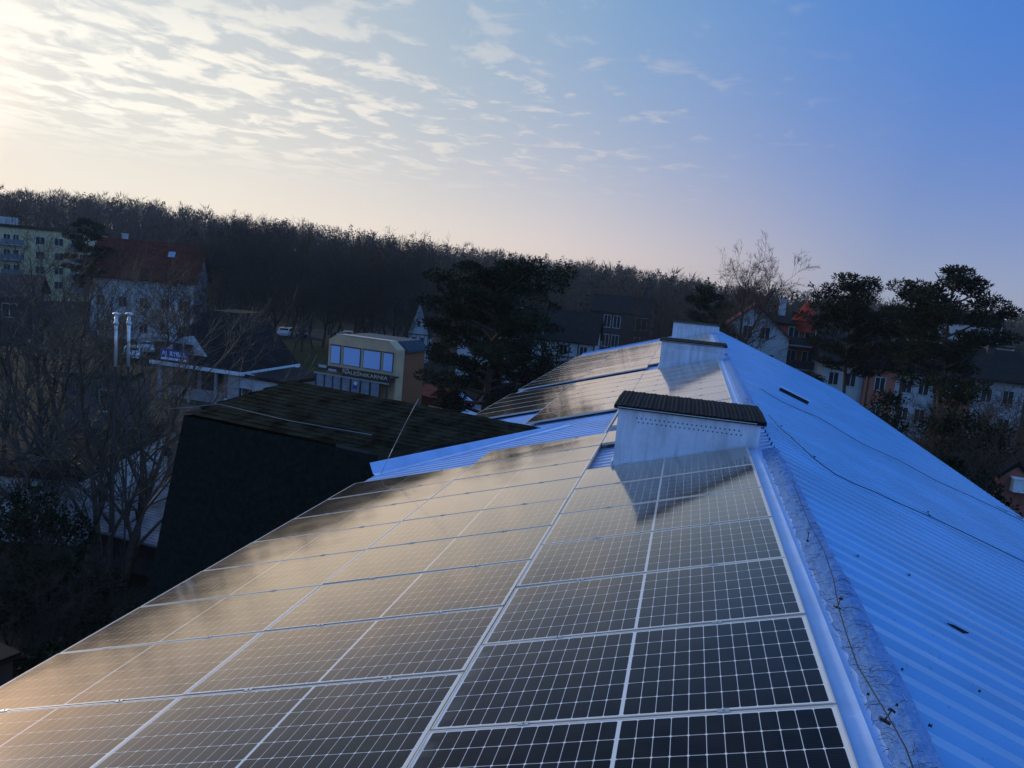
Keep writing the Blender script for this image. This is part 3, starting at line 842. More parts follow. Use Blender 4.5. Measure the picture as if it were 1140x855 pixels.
b.add([(-4.1, -1.7, 2.75), (4.1, -1.7, 2.75), (4.1, 6.9, 2.75), (-4.1, 6.9, 2.75), (-1.0, 1.5, 6.6), (1.6, 1.5, 6.6), (1.6, 5.0, 6.6), (-1.0, 5.0, 6.6)],
      [(0, 1, 5, 4), (1, 2, 6, 5), (2, 3, 7, 6), (3, 0, 4, 7), (4, 5, 6, 7), (3, 2, 1, 0)]); krf = b.build('roof', R_dark, ks)
b = MB(); b.box(-4.15, 4.15, -1.82, -1.72, 2.55, 2.80); b.box(4.12, 4.22, -1.7, 6.9, 2.55, 2.80); b.build('fascia', M_white, krf)
b = MB(); b.prism([(-3.4, 3.5), (.6, 3.5), (-1.4, 4.7)], -1.35, .8, 'y'); kd = b.build('dormer', W_grey, krf)
b = MB(); b.box(-2.4, -.4, -1.42, -1.36, 3.6, 3.68); b.box(-2.3, -1.5, -1.40, -1.355, 3.68, 4.2); b.box(-1.3, -.5, -1.40, -1.355, 3.68, 4.2); b.build('dormer_window', M_glassw, ks)
sg = MB(); sg.box(-3.1, -.5, -1.90, -1.84, 2.95, 3.75); sgn = sg.build('sign_board', M_signb, ks)
text('AJ. RYBAK', .50, sgn, (-1.8, -1.92, 3.43), M_sgw, .02, 90, 1.0)
b = MB(); b.box(-3.0, -.6, -1.93, -1.905, 3.0, 3.16); b.build('sign_stripe', M_sgw, sgn)
# lean-to canopy on the right side
b = MB(); b.add([(4.3, -1.2, 2.5), (4.3, 5.2, 2.5), (8.2, 5.2, 1.75), (8.2, -1.2, 1.75), (4.3, -1.2, 2.62), (4.3, 5.2, 2.62), (8.2, 5.2, 1.87), (8.2, -1.2, 1.87)], [(3, 2, 1, 0), (4, 5, 6, 7), (0, 3, 7, 4), (1, 5, 6, 2), (2, 6, 7, 3), (0, 4, 5, 1)][0:6])
b.build('canopy_roof', mat('brown_canopy', (.085, .055, .045), .7, vary=.3), ks)
b = MB(); b.add([(4.3, -1.32, 2.36), (8.25, -1.32, 1.6), (8.25, -1.32, 2.02), (4.3, -1.32, 2.78), (4.3, -1.26, 2.36), (8.25, -1.26, 1.6), (8.25, -1.26, 2.02), (4.3, -1.26, 2.78)], [(0, 1, 2, 3), (7, 6, 5, 4), (3, 2, 6, 7), (0, 4, 5, 1)]); b.build('canopy_fascia', M_white, ks)
for x, y in ((6.1, -1.1), (8.0, -1.1), (8.0, 5.0)):
    b = MB(); b.box(x - .06, x + .06, y - .06, y + .06, 0, 1.8); b.build('post', M_wframe, ks)
b = MB(); b.box(4.3, 4.45, 0, 6, -.3, 2.3); b.build('side_wall', W_timber, ks)
# blue barrel
bpy.context.view_layer.update(); bp_ = ks.matrix_basis @ Vector((3.9, -2.4, 0))
br = thing('rain_barrel', 'blue plastic barrel beside the front corner of the bar building', 'barrel', (bp_.x, bp_.y, 0))
MB().lathe([(.28, 0), (.33, .1), (.35, .5), (.33, .9), (.28, 1.0)], 14).build('drum', mat('blue_plastic', (.05, .12, .40), .45), br)
MB().lathe([(.29, 1.001), (.29, 1.05), (.1, 1.06)], 14).build('lid', M_signb, br)
# drain post on kiosk corner
# low flat building with white band
g0 = gpos(322, 70)
fb_ = house('flat_roofed_shop', 'low flat roofed shop with a white window band between canopy and cafe', 'shop', (g0.x, g0.y, 0), rad(-11), 6.0, 7, 2.9, W_white, R_flat, flat=True, ov=.15, wins=[(-1.4, 1.0, 2.2, 1.0), (1.6, 1.0, 2.2, 1.0)])
b = MB(); b.box(-3.2, 3.4, -3.62, -3.52, .35, .85); b.build('white_band', M_white, fb_)

# the pancake cafe ---------------------------------------------------------------
g0 = gpos(409, 62)
cf = thing('pancake_cafe', 'two storey peach boarded cafe with four blue shuttered upper windows', 'cafe', (g0.x, g0.y, 2.75), rad(-11)); cf.scale = (1.05, .9, .78)
fw = 3.05
b = MB(); b.prism([(-fw, -.5), (fw, -.5), (fw, 5.25), (fw - .75, 6.05), (-fw + .7, 6.05), (-fw, 5.45)], -.01, 1.2, 'y'); b.build('front_wall', W_peach, cf)
b = MB(); b.box(-fw + .05, fw + .02, 1.2, 4.6, -4.5, 5.0); b.box(-fw - .2, fw + .3, -1.6, 1.15, -4.5, -.01); b.build('wall', W_brown, cf)
b = MB(); b.prism([(-fw - .1, 5.0), (fw + .25, 4.95), (fw + .25, 5.15), (fw - .55, 6.0), (-fw + .7, 6.0), (-fw - .1, 5.3)], 1.21, 4.9, 'y'); rf = b.build('roof', R_slate, cf)
b = MB()
for i in range(7):
    y = 1.4 + i * .55
    b.add([(fw - .55, y, 6.02), (fw + .25, y, 5.17), (fw + .25, y + .05, 5.17), (fw - .55, y + .05, 6.02), (fw - .55, y, 6.07), (fw + .25, y, 5.22), (fw + .25, y + .05, 5.22), (fw - .55, y + .05, 6.07)], [(0, 1, 5, 4), (3, 7, 6, 2), (4, 5, 6, 7)])
b.build('roof_seams', R_slate, rf)
b = MB(); b.prism([(-fw + .66, 6.06), (fw - .72, 6.06), (fw - .72, 6.11), (-fw + .66, 6.11)], -.06, .12, 'y'); b.build('top_trim', M_wframe, cf)
M_shut = mat('pale_blue_shutter', (.50, .66, .95), .3)
for x0, x1 in ((-2.75, -1.95), (-1.6, -.15), (.2, 1.65), (1.95, 2.72)):
    b = MB(); b.box(x0 - .06, x1 + .06, -.06, -.012, 3.02, 4.92); f = b.build('window', W_timber, cf)
    b = MB(); b.box(x0, x1, -.10, -.062, 3.08, 4.86); b.build('roller_blind', M_shut, f)
    b = MB(); b.box(x0 - .1, x1 + .1, -.16, -.061, 4.93, 4.99); b.build('lintel', W_brown, f)
b = MB(); b.box(-fw - .2, fw + .3, -1.5, -.02, 2.55, 2.7); b.build('balcony_floor', W_dark, cf)
b = MB(); b.box(-fw - .2, fw - 2.9, -1.5, -1.44, 2.7, 3.0); b.box(-.75, fw + .3, -1.55, -1.46, 2.2, 3.0); sb_ = b.build('sign_board', W_dark, cf)
text('NALEŚNIKARNIA', .52, sb_, (1.25, -1.57, 2.62), M_gold, .02, 90, .98)
b = MB(); b.box(-.7, -.45, -1.58, -1.56, 2.86, 2.93); b.box(-.38, -.2, -1.58, -1.56, 2.86, 2.97); b.build('sign_logo', M_gold, sb_)
b = MB(); b.box(-2.9, -2.2, -1.53, -1.50, 2.72, 2.98); b.box(-2.0, -1.3, -1.53, -1.50, 2.5, 2.72); b.build('small_sign', M_wframe, cf)
b = MB(); b.box(-fw - .2, fw + .3, -1.62, -1.5, 2.06, 2.18); b.build('porch_beam', W_grey, cf)
for x in (-3.1, -2.3, -1.55, -.8, .05, .9, 1.75, 2.6, 3.2):
    b = MB(); b.box(x - .05, x + .05, -1.58, -1.48, 0, 2.06); b.build('porch_post', W_dark, cf)
for i, x in enumerate((-2.7, -1.92, -1.17, -.37, .48, 1.33, 2.18)):
    b = MB(); b.box(x - .34, x + .34, -1.53, -1.5, 0, 2.0); b.build('curtain_panel', bpy.data.materials.get('porch_screen') or mat('porch_screen', (.24, .26, .29), .5, vary=.2), cf)
bpy.context.view_layer.update(); cp_ = cf.matrix_basis @ Vector((.48, -1.35, 0))
st = thing('standing_figure_board', 'white figure shaped advertising stand in front of the cafe porch', 'advertising stand', (cp_.x, cp_.y, 2.75), rad(-11)); st.scale = (1, 1, .95)
MB().lathe([(.16, .10), (.17, .5), (.15, .95), (.20, 1.1), (.22, 1.45), (.10, 1.55), (.08, 1.6)], 10).build('body', M_white, st)
MB().lathe([(.05, 1.6), (.12, 1.68), (.13, 1.8), (.06, 1.92)], 10).build('head', M_white, st)
MB().box(-.25, .25, -.2, .2, 0, .1).build('base', M_dark, st)
b = MB(); b.box(-.2, -.17, -.19, -.17, .9, 1.2); b.box(-.2, .2, -.24, -.225, .95, 1.25); b.build('sash', M_signb, st)

# left low white building with flues ------------------------------------------
lw = at_z(135, 560, 0)
p0, p1 = at_d(86, 500, 37.5), at_d(188, 466, 47)
wl_ = math.hypot(p1.x - p0.x, p1.y - p0.y)
wh = thing('low_white_outbuilding', 'low flat roofed building with a pale end wall behind the bare tree', 'outbuilding', (p0.x, p0.y, 0), math.atan2(p1.y - p0.y, p1.x - p0.x))
b = MB(); b.box(0, wl_, 0, 6, -.5, 3.0); b.build('wall', wall_mat('pale_end_wall_render', (.66, .65, .62)), wh)
b = MB(); b.box(-.3, wl_ + .3, -.35, 6.3, 3.003, 3.3); b.build('roof', R_flat, wh)
b = MB(); b.box(2.0, 2.9, -.05, -.01, .05, 2.1); b.build('door', M_dark, wh)
b = MB(); b.box(wl_ - .6, wl_ - .35, -.35, -.01, 1.7, 2.2); b.build('wall_lamp', M_dark, wh)
for px, lab in ((128, 'left one of two tall steel flues rising above the bare tree'), (142, 'right one of two tall steel flues rising above the bare tree')):
    qb = at_d(px, 408, 29.5).z; q0 = at_d(px, 440, 29.5); q1 = at_d(px, 352, 29.5)
    f = thing('steel_flue', lab, 'flue', (q0.x, q0.y, 0), 0, 'steel flues')
    hz = q1.z
    MB().tube([(0, 0, qb), (0, 0, hz)], .055, 10).build('pipe', M_flue, f)
    MB().tube([(0, 0, hz - .28), (0, 0, hz - .2)], .085, 10).build('collar', M_flue, f)
    MB().lathe([(.04, hz), (.13, hz + .07), (.13, hz + .10), (.02, hz + .14)], 10).build('cowl', M_flue, f)
    MB().tube([(0, 0, -.3), (0, 0, qb)], .03, 8).build('support_pole', W_dark, f)
# boxy hut with a window behind it
p0 = at_d(122, 470, 48)
house('grey_rendered_hut', 'small grey hut with one window between the steel flues and the white wall', 'hut', (p0.x, p0.y, 0), rad(20), 3.2, 3.5, 6.0, wall_mat('hut_render', (.13, .125, .12)), R_dark, flat=True, ov=.15, wins=[(.5, 4.3, .7, 1.1)])
p0 = at_d(146, 560, 34)
sh = thing('shingle_roofed_porch', 'low porch with pale shingled roof at the foot of the bare tree', 'porch', (p0.x, p0.y, 0), rad(-8))
b = MB(); b.box(-2.3, 2.0, 0, 3.4, -.5, 1.6); b.build('wall', W_dark, sh)
b = MB(); b.add([(-2.6, -.5, 1.55), (2.3, -.5, 1.55), (2.3, 3.6, 3.0), (-2.6, 3.6, 3.0), (-2.6, -.5, 1.63), (2.3, -.5, 1.63), (2.3, 3.6, 3.08), (-2.6, 3.6, 3.08)], [(3, 2, 1, 0), (4, 5, 6, 7), (0, 1, 5, 4), (1, 2, 6, 5), (2, 3, 7, 6), (3, 0, 4, 7)]); b.build('roof', R_pale, sh)
# dark shed corner bottom-left
p0 = at_d(-22, 740, 20)
sd_ = thing('dark_shed', 'dark flat shed roof with pale edge trim at the bottom left corner', 'shed', (p0.x, p0.y, 0), rad(-14))
sz = at_d(0, 722, 20).z
b = MB(); b.box(-2.2, .55, -.2, .4, -.3, sz - .15); b.build('wall', W_dark, sd_)
b = MB(); b.box(-2.4, .68, -.4, .5, sz - .14, sz); b.build('roof', R_dark, sd_)
b = MB(); b.box(-2.4, .7, -.46, -.41, sz - .18, sz + .01); b.build('edge_trim', W_dark, sd_)

# half timbered gable (470,345)
g0 = gpos(473, 112)
hg = house('half_timbered_house', 'small half timbered white gable house left of the big pine', 'house', (g0.x, g0.y, 0), rad(14), 4.6, 7, 4.2, W_white, R_dark, 'y', 4.6, .35, [(-.9, 2.6, .8, 1.1), (.9, 2.6, .8, 1.1), (0, 5.2, .7, .9)]); hg.scale = (.62, .8, .95)
b = MB()
for x in (-2.2, -1.4, -.4, .4, 1.4, 2.2): b.box(x - .07, x + .07, -3.55, -3.503, 0, 4.2)
for z in (0.3, 2.2, 4.1): b.box(-2.3, 2.3, -3.57, -3.552, z - .08, z + .08)
b.build('timber_frame', W_timber, hg)
# houses behind the pine
g0 = gpos(566, 100)
house('white_villa', 'white villa with dark roof half hidden behind the big pine', 'house', (g0.x, g0.y, 0), rad(6), 10, 8, 6.0, W_white, R_dark, 'x', 3.2, .4, [(x, z, 1, 1.3) for x in (-3.6, -1.2, 1.2, 3.6) for z in (1, 3.9)], [(2, 0, 10)])
g0 = gpos(640, 105)
h_ = house('half_timbered_villa', 'half timbered pale villa with balcony rails right of the big pine', 'house', (g0.x, g0.y, 0), rad(2), 8, 8, 5.6, W_white, R_dark, 'x', 3.4, .4, [(x, z, .9, 1.2) for x in (-2.6, 0, 2.6) for z in (1, 3.7)])
b = MB()
for x in (-3.9, -1.9, -.7, .7, 1.9, 3.9): b.box(x - .08, x + .08, -4.06, -4.003, 0, 5.6)
for z in (2.6, 3.4, 5.4): b.box(-4, 4, -4.09, -4.062, z - .09, z + .09)
b.build('timber_frame', W_timber, h_)
g0 = gpos(663, 92)
house('blue_grey_shed', 'low blue grey house with small roof just beyond the panels', 'house', (g0.x, g0.y, -.5), rad(-20), 5, 5, 2.6, W_grey, R_slate, 'x', 1.6, .3, [(-1, 1, .8, 1), (1, 1, .8, 1)])
g0 = gpos(700, 118)
dw = house('dark_apartment_house', 'dark house with white outlined tall windows behind the far panels', 'house', (g0.x, g0.y, 0), rad(-1), 8.5, 8, 9.2, W_dark, R_dark, 'x', 2.2, .3, [], [(3.0, 0, 13)])
for x, z in ((-3.3, 7), (-1.9, 7), (-.5, 7), (3.0, 7), (3.0, 4.2), (3.0, 1.5), (-3.3, 4.2), (-1.9, 4.2), (-.5, 4.2), (-.5, 1.5)): window(dw, x, z, .95 if x < 2 else 1.5, 1.7, 'f', 4.25, 4)
g0 = gpos(730, 98)
house('small_pale_house', 'narrow pale grey house left of the farthest chimney', 'house', (g0.x, g0.y, 0), rad(-16), 2.8, 5, 5.2, W_grey, R_dark, 'x', 1.2, .2, [(0, 3.2, .8, 1.0)])
# under the pine: small shops
g0 = gpos(492, 66)
sp = thing('snack_stall', 'brown wooden snack stall with a dark menu board left of the pine trunk', 'stall', (g0.x, g0.y, 0), YW)
b = MB(); b.box(-2, 2, 0, 3, 0, 2.4); b.build('wall', W_timber, sp)
b = MB(); b.prism([(-.4, 2.4), (3.2, 2.4), (3.2, 2.5), (1.4, 3.2), (-.4, 2.5)], -2.3, 2.3, 'x'); b.build('roof', roof_mat('red_brown_roof', (.12, .03, .025)), sp)
b = MB(); b.box(-.6, 1.7, -.08, -.01, .9, 1.9); mbd = b.build('menu_board', M_dark, sp)
rt = random.Random(3); b = MB()
for r_i, z in enumerate((1.62, 1.36, 1.1)):
    x = -.3
    while x < 1.4:
        l_ = rt.uniform(.06, .16); b.box(x, x + l_, -.095, -.081, z, z + .13); x += l_ + .05
b.build('menu_marks', M_gold, mbd)
g0 = gpos(524, 63)
um = thing('market_parasol', 'white and blue parasol standing beside the pine trunk', 'parasol', (g0.x, g0.y, 0))
MB().tube([(0, 0, 0), (0, 0, 3.6)], .04, 6).build('pole', M_wframe, um)
MB().lathe([(1.3, 2.7), (1.25, 2.78), (.1, 3.55), (.02, 3.6)], 8, smooth=False).build('canopy', mat('parasol_cloth', (.45, .55, .72), .8, vary=.5, vscale=1.5), um)
g0 = gpos(537, 58)
tt = thing('white_tent', 'white sided tent with sloping roof directly left of the pine trunk', 'tent', (g0.x, g0.y, 0), YW)
MB().box(-.95, .95, -1.2, 1.2, 0, 2.0).build('tent_wall', W_white, tt)
b = MB(); b.add([(-1.1, -1.3, 2.02), (1.1, -1.3, 2.02), (1.1, 1.3, 3.2), (-1.1, 1.3, 3.2), (-1.1, 1.3, 2.02), (1.1, 1.3, 2.02)], [(0, 1, 2, 3), (3, 2, 5, 4), (0, 3, 4), (1, 5, 2), (0, 4, 5, 1)]); b.build('tent_roof', mat('tent_cloth', (.55, .65, .80), .7, vary=.1), tt)
g0 = gpos(570, 60)
gt = house('grey_gabled_hut', 'little grey gabled hut right of the pine trunk by the panels', 'hut', (g0.x, g0.y, 0), rad(-20), 2.6, 4, 3.0, W_grey, R_dark, 'y', 1.6, .12, [(-.5, 1.4, .5, .8)])
# leafy hedge pot at cafe corner: pale tarp heap
# right side houses
g0 = gpos(846, 92)
house('white_gable_house', 'white gabled house with dark red roof behind the two tall bare trees', 'house', (g0.x, g0.y, 0), rad(-2), 7.4, 9, 9.2, W_white, roof_mat('dark_red_roof', (.10, .03, .025)), 'y', 3.2, .35,
      [(-.6, 8.9, .9, 1.25), (1.2, 8.9, .9, 1.25), (-2.2, 6.0, .9, 1.3), (1.9, 6.0, .9, 1.3), (-2.2, 3.0, .9, 1.3), (0, 3.0, .9, 1.3), (2.2, 3.0, .9, 1.3)], [(3.0, 1.0, 13.2)])
g0 = gpos(889, 90)
rb = thing('red_brick_house', 'red brick house with balconies and a red conical turret', 'house', (g0.x, g0.y, 0), rad(-4))
b = MB(); b.box(-3.0, 3.0, 0, 8, -.5, 10.6); b.build('wall', W_brick, rb)
b = MB(); b.prism([(-.4, 10.62), (8.4, 10.62), (8.4, 10.8), (4, 11.7), (-.4, 10.8)], -3.2, 3.3, 'x'); rf = b.build('roof', R_dark, rb)
MB().lathe([(1.2, 10.0), (1.2, 11.2), (1.5, 11.2), (.05, 13.4)], 10, (1.5, .6, 0), smooth=False).build('turret', roof_mat('bright_red_turret', (.36, .05, .03)), rf)
for z in (8.7, 6.2, 3.7, 1.2):
    b = MB(); b.box(-.6, 3.0, -1.1, -.005, z - .25, z - .1); q = b.build('balcony', W_grey, rb)
    b = MB(); b.box(-.6, 3.0, -1.12, -1.05, z - .1, z + .75); b.build('railing', W_dark, q)
    window(rb, -1.9, z + .2, .8, 1.3, 'f', 3, 0); window(rb, .4, z, 1.0, 1.7, 'f', 3, 0); window(rb, 2.1, z, 1.0, 1.7, 'f', 3, 0)
RWL = [(920, 4.0, W_white, 'white'), (941, 2.8, W_terr, 'terracotta'), (959, 3.8, W_white, 'white'), (982, 3.0, W_terr, 'terracotta'), (1005, 4.6, W_white, 'white')]
row = thing('terraced_row', 'long terrace of white and terracotta fronts under one dark roof behind the pines', 'terrace', (gpos(968, 84).x, gpos(968, 84).y, 0), rad(-1))
x = -3.0
for i, (px, w_, wm, nm) in enumerate(RWL):
    y0 = -.5 if wm is W_terr else 0
    b = MB(); b.box(x, x + w_ - .02, y0, 8, -.5, 7.4); q = b.build('house_front', wm, row); q['label'] = nm + ' rendered front of the terrace'
    for z in (5.4, 2.7):
        for k in ((.3, .7) if w_ > 3.5 else (.5,)): 
            fr = window(row, x + w_ * k, z, .85, 1.2, 'f', 0, -y0 + .001)
    x += w_
b = MB(); b.prism([(-.9, 7.41), (8.6, 7.41), (8.6, 7.6), (4, 10.3), (-.9, 7.6)], -3.4, x + .4, 'x'); rf = b.build('roof', R_dark, row)
b = MB(); b.prism([(2.2, 8.2), (5.6, 8.2), (3.9, 11.2)], .5, 4.5, 'y'); b.build('cross_gable', R_dark, rf)
b = MB(); b.box(12.4, 13.0, 3, 3.6, 8, 10.9); b.build('chimney', W_dark, rf)
g0 = gpos(1083, 150)
yb = house('pale_yellow_block', 'long pale yellow apartment block far behind the right pines', 'building', (g0.x, g0.y, 0), rad(-22), 15, 9, 8.6, W_yell, R_flat, flat=True, ov=.2, wins=[(x, z, 1, 1.4) for x in (-6.3, -4.5, -2.7, -.9, .9, 2.7, 4.5, 6.3) for z in (1.2, 3.8, 6.3)])
g0 = gpos(1078, 175)
house('distant_white_block', 'distant white block with dark roof above the yellow one', 'building', (g0.x, g0.y, 0), rad(-22), 14, 9, 11.5, W_white, R_dark, 'x', 2, .2, [(x, z, 1, 1.4) for x in (-5.5, -3.5, -1.5, .5, 2.5, 4.5) for z in (6, 9)])
g0 = at_d(1128, 530, 36)
gs = house('tan_garden_hut', 'small tan boarded hut at the right edge beyond the blue eave', 'hut', (g0.x, g0.y, g0.z - 2.2), rad(-10), 1.0, 1.0, 2.2, W_terr, R_dark, 'y', .5, .1, [])
g0 = at_d(1139, 541, 35.5)
b = MB(); b.box(-.4, .8, -.2, .2, 0, .5); b.box(-.45, .85, -.25, .25, .5, .56); o = b.build('white_crate', M_white, None, (g0.x, g0.y, g0.z - .25)); tag(o, 'white crate beside the tan hut at the right edge', 'crate')

# ------------------------------------------------------------------ parked cars
def car(body_m):
    o = thing('parked_car', 'x', 'car', group='cars in the parking lot')
    pf = [(-2.1, .35), (2.1, .35), (2.15, .75), (1.3, .9), (.75, 1.42), (-1.2, 1.45), (-1.95, .95), (-2.15, .8)]
    b = MB(); b.prism(pf, -.85, .85, 'y'); b.build('body', body_m, o)
    g_ = MB()
    for y in (-.86, .853): g_.prism([(-1.6, .95), (1.05, .95), (.66, 1.36), (-1.1, 1.38)], y, y + .006, 'y')
    g_.add([(1.22, -.7, .96), (1.22, .7, .96), (.80, .7, 1.40), (.80, -.7, 1.40)], [(0, 1, 2, 3)]); g_.build('windows', M_glassw, o)
    for x in (-1.3, 1.3):
        for y in (-.78, .78):
            w_ = MB(); w_.tube([(x, y - .1, .32), (x, y + .1, .32)], .32, 12); wh_ = w_.build('wheel', M_dark, o)
            w_ = MB(); s_ = 1 if y > 0 else -1; w_.tube([(x, y + .101 * s_, .32), (x, y + .11 * s_, .32)], .2, 10); w_.build('rim', M_clamp, wh_)
    for y in (-.6, .6):
        h_ = MB(); h_.box(2.13, 2.17, y - .18, y + .18, .62, .76); h_.build('headlight', M_white, o)
    return o


cols = [mat('silver_car', (.45, .47, .5), .25, .3), mat('white_car', (.75, .77, .8), .25), mat('dark_car', (.03, .035, .045), .25), mat('blue_grey_car', (.2, .26, .34), .25)]
protos = [car(c) for c in cols]
used = set()
for i, (px, dist, ci, lab) in enumerate(((281, 133, 3, 'blue grey car parked nearest the bar roof, leftmost of the visible cars'), (291, 136, 0, 'silver car partly overlapped by its neighbours in the car park'), (300, 131, 1, 'white car with windscreen towards us in the car park'),
                                    (321, 132, 1, 'white car parked alone in the middle of the car park'), (339, 134, 2, 'dark car parked right of the lone white car'), (385, 130, 2, 'dark car parked before the belt of bare trees at right'), (392, 133, 0, 'silver car half hidden in the belt of bare trees'),
                                    (150, 98, 1, 'white car among twigs right of the steel flues, nearer one'), (162, 104, 0, 'silver car among twigs right of the steel flues, farther one'))):
    p = gpos(px, dist)
    o = protos[ci] if ci not in used else dup(protos[ci]); used.add(ci)
    o.location = (p.x, p.y, p.z + .02); o.rotation_euler = (0, 0, rad(-75 + 17 * (i % 3) - (20 if i < 3 else 0))); o['label'] = lab


# ------------------------------------------------------------------ trees
def branches(seed, H, r0, spread, nlimb, levels, kids, twig_r, start=.25, curve=.25, up=.35, nside=5, segs=4, droop=0.0, stems=1, lean=.12, ll=(.62, .28)):
    R = random.Random(seed); mb = MB(); twigs = MB()
    def grow(p, d, L_, r, lev):
        pts = [p.copy()]; rs_ = [r]; dd = d.normalized(); n = segs if lev < levels - 1 else 2
        for i in range(n):
            j = Vector((R.gauss(0, 1), R.gauss(0, 1), R.gauss(0, 1))) * curve * (.35 if lev == 0 else .5)
            dd = (dd + j + Vector((0, 0, up * .25 - (droop if lev >= levels - 1 else 0)))).normalized()
            pts.append(pts[-1] + dd * (L_ / n)); rs_.append(max(r * (1 - .78 * (i + 1) / n), twig_r * .6))
        tgt = mb if lev < 2 else twigs
        tgt.tube(pts, rs_, (nside if lev == 0 else 4) if lev < 2 else 3, caps=False)
        if lev >= levels: return
        nk = nlimb if lev == 0 else kids[min(lev - 1, len(kids) - 1)]
        for k in range(nk):
            t = (start + (1 - start) * (k + R.random()) / nk) if lev == 0 else R.uniform(.22, 1)
            f = t * n; i = min(int(f), n - 1); q = pts[i].lerp(pts[i + 1], f - i)
            base = (pts[i + 1] - pts[i]).normalized()
            a = R.uniform(0, 6.283) if lev else k * 2.399 + R.uniform(-.4, .4)
            perp = base.orthogonal().normalized(); perp = perp * math.cos(a) + base.cross(perp) * math.sin(a)
            sp_ = spread * R.uniform(.7, 1.3)
            nd = (base * math.cos(sp_) + perp * math.sin(sp_) + Vector((0, 0, up * .5))).normalized()
            l2 = L_ * ((ll[0] - ll[1] * t) if lev == 0 else R.uniform(.38, .6)) * R.uniform(.85, 1.15)
            rr_ = max(min(r * (1 - .7 * t) * .75, r * .6) if lev else r * (1 - .75 * t) * .62, twig_r)
            grow(q, nd, l2, rr_, lev + 1)
    for s_ in range(stems):
        a = 6.283 * s_ / max(stems, 1) + R.uniform(-.4, .4); l_ = lean if stems > 1 else R.uniform(0, lean * .4)
        d = Vector((math.cos(a) * l_, math.sin(a) * l_, 1))
        p = Vector((math.cos(a), math.sin(a), 0)) * (.35 if stems > 1 else 0) + Vector((0, 0, -.4))
        grow(p, d, H * R.uniform(.85, 1.0), r0, 0)
    return mb, twigs


def height(o): return max(max(v.co.z for v in c.data.vertices) for c in o.children)


def bare_tree(label, loc, args, group=None, barkm=None, twigm=None, cat='tree', name='bare_tree'):
    o = thing(name, label, cat, loc, 0, group); a, t = branches(*args[0:1], **args[1])
    a.build('trunk', barkm or M_bark, o); t.build('crown', twigm or M_twig, o); return o


def leaf_clump(mb, R, c, rx, ry, rz, n, ln, wd, flat=.5):
    for _ in range(n):
        while True:
            q = Vector((R.uniform(-1, 1), R.uniform(-1, 1), R.uniform(-1, 1)))
            if q.length < 1: break
        q *= (.55 + .45 * R.random()) / max(q.length, .35) if R.random() < .6 else 1
        p = c + Vector((q.x * rx, q.y * ry, q.z * rz))
        d = (Vector((q.x, q.y, q.z * flat + .35)) + Vector((R.gauss(0, .6), R.gauss(0, .6), R.gauss(0, .5)))).normalized()
        s_ = d.orthogonal().normalized(); a = R.uniform(0, 6.28); s_ = s_ * math.cos(a) + d.cross(s_) * math.sin(a)
        l_ = ln * R.uniform(.6, 1.3); w_ = wd * R.uniform(.7, 1.3)
        mb.add([tuple(p - s_ * w_ * .5), tuple(p + d * l_ * .5 - s_ * w_), tuple(p + d * l_), tuple(p + d * l_ * .5 + s_ * w_), ], [(0, 1, 2, 3)])


def pine(label, loc, seed, H, cw, base, nl, dens=1.0, trunk_r=.28, lean=(0, 0), ln=.34, wd=.07, group=None, cat='pine tree', sq=1.0, name='pine_tree'):
    R = random.Random(seed); o = thing(name, label, cat, loc, 0, group); tb = MB(); fb2 = MB()
    tp = [Vector((lean[0] * t * H + .25 * math.sin(3 * t + seed), lean[1] * t * H + .2 * math.cos(2.3 * t + seed), -.4 + t * (H * .96))) for t in [i / 7 for i in range(8)]]
    tb.tube(tp, [trunk_r * (1 - .8 * i / 7) for i in range(8)], 8, caps=False)
    for k in range(nl):
        t = base + (1 - base) * (k + R.random() * .8) / nl; t = min(t, .985)
        f = t * 7; i = min(int(f), 6); p = tp[i].lerp(tp[i + 1], f - i)
        u = (t - base) / (1 - base); prof_ = math.sin(math.pi * min(.16 + u * .80, 1)) ** .7
        Lb = cw * .5 * prof_ * R.uniform(.7, 1.12); a = k * 2.399 + R.uniform(-.5, .5)
        d = Vector((math.cos(a), math.sin(a), .12 + .5 * u)); pts = [p]; n = 4
        for j in range(n):
            d = (d + Vector((R.gauss(0, .18), R.gauss(0, .18), R.gauss(.02, .12)))).normalized(); pts.append(pts[-1] + d * (Lb / n))
        tb.tube(pts, [max(trunk_r * .38 * (1 - .2 * u) * (1 - .8 * j / n), .025) for j in range(n + 1)], 5, caps=False)
        ncl = max(2, int(Lb / .75))
        for j in range(ncl):
            tt_ = .35 + .68 * (j + R.random() * .6) / ncl; g2 = min(tt_, 1) * n; ii = min(int(g2), n - 1)
            q = pts[ii].lerp(pts[ii + 1], g2 - ii) + Vector((R.gauss(0, .35), R.gauss(0, .35), R.uniform(.0, .45)))
            rx = R.uniform(.45, .95) * sq
            leaf_clump(fb2, R, q, rx, rx * R.uniform(.8, 1.2), rx * R.uniform(.36, .6), int(165 * dens * rx / .7), ln * .72, wd * .8)
            tb.tube([pts[ii].lerp(pts[ii + 1], g2 - ii), q], [.03, .012], 4, caps=False)
    tb.build('trunk', M_pinebark, o); fb2.build('crown', M_needle, o); return o


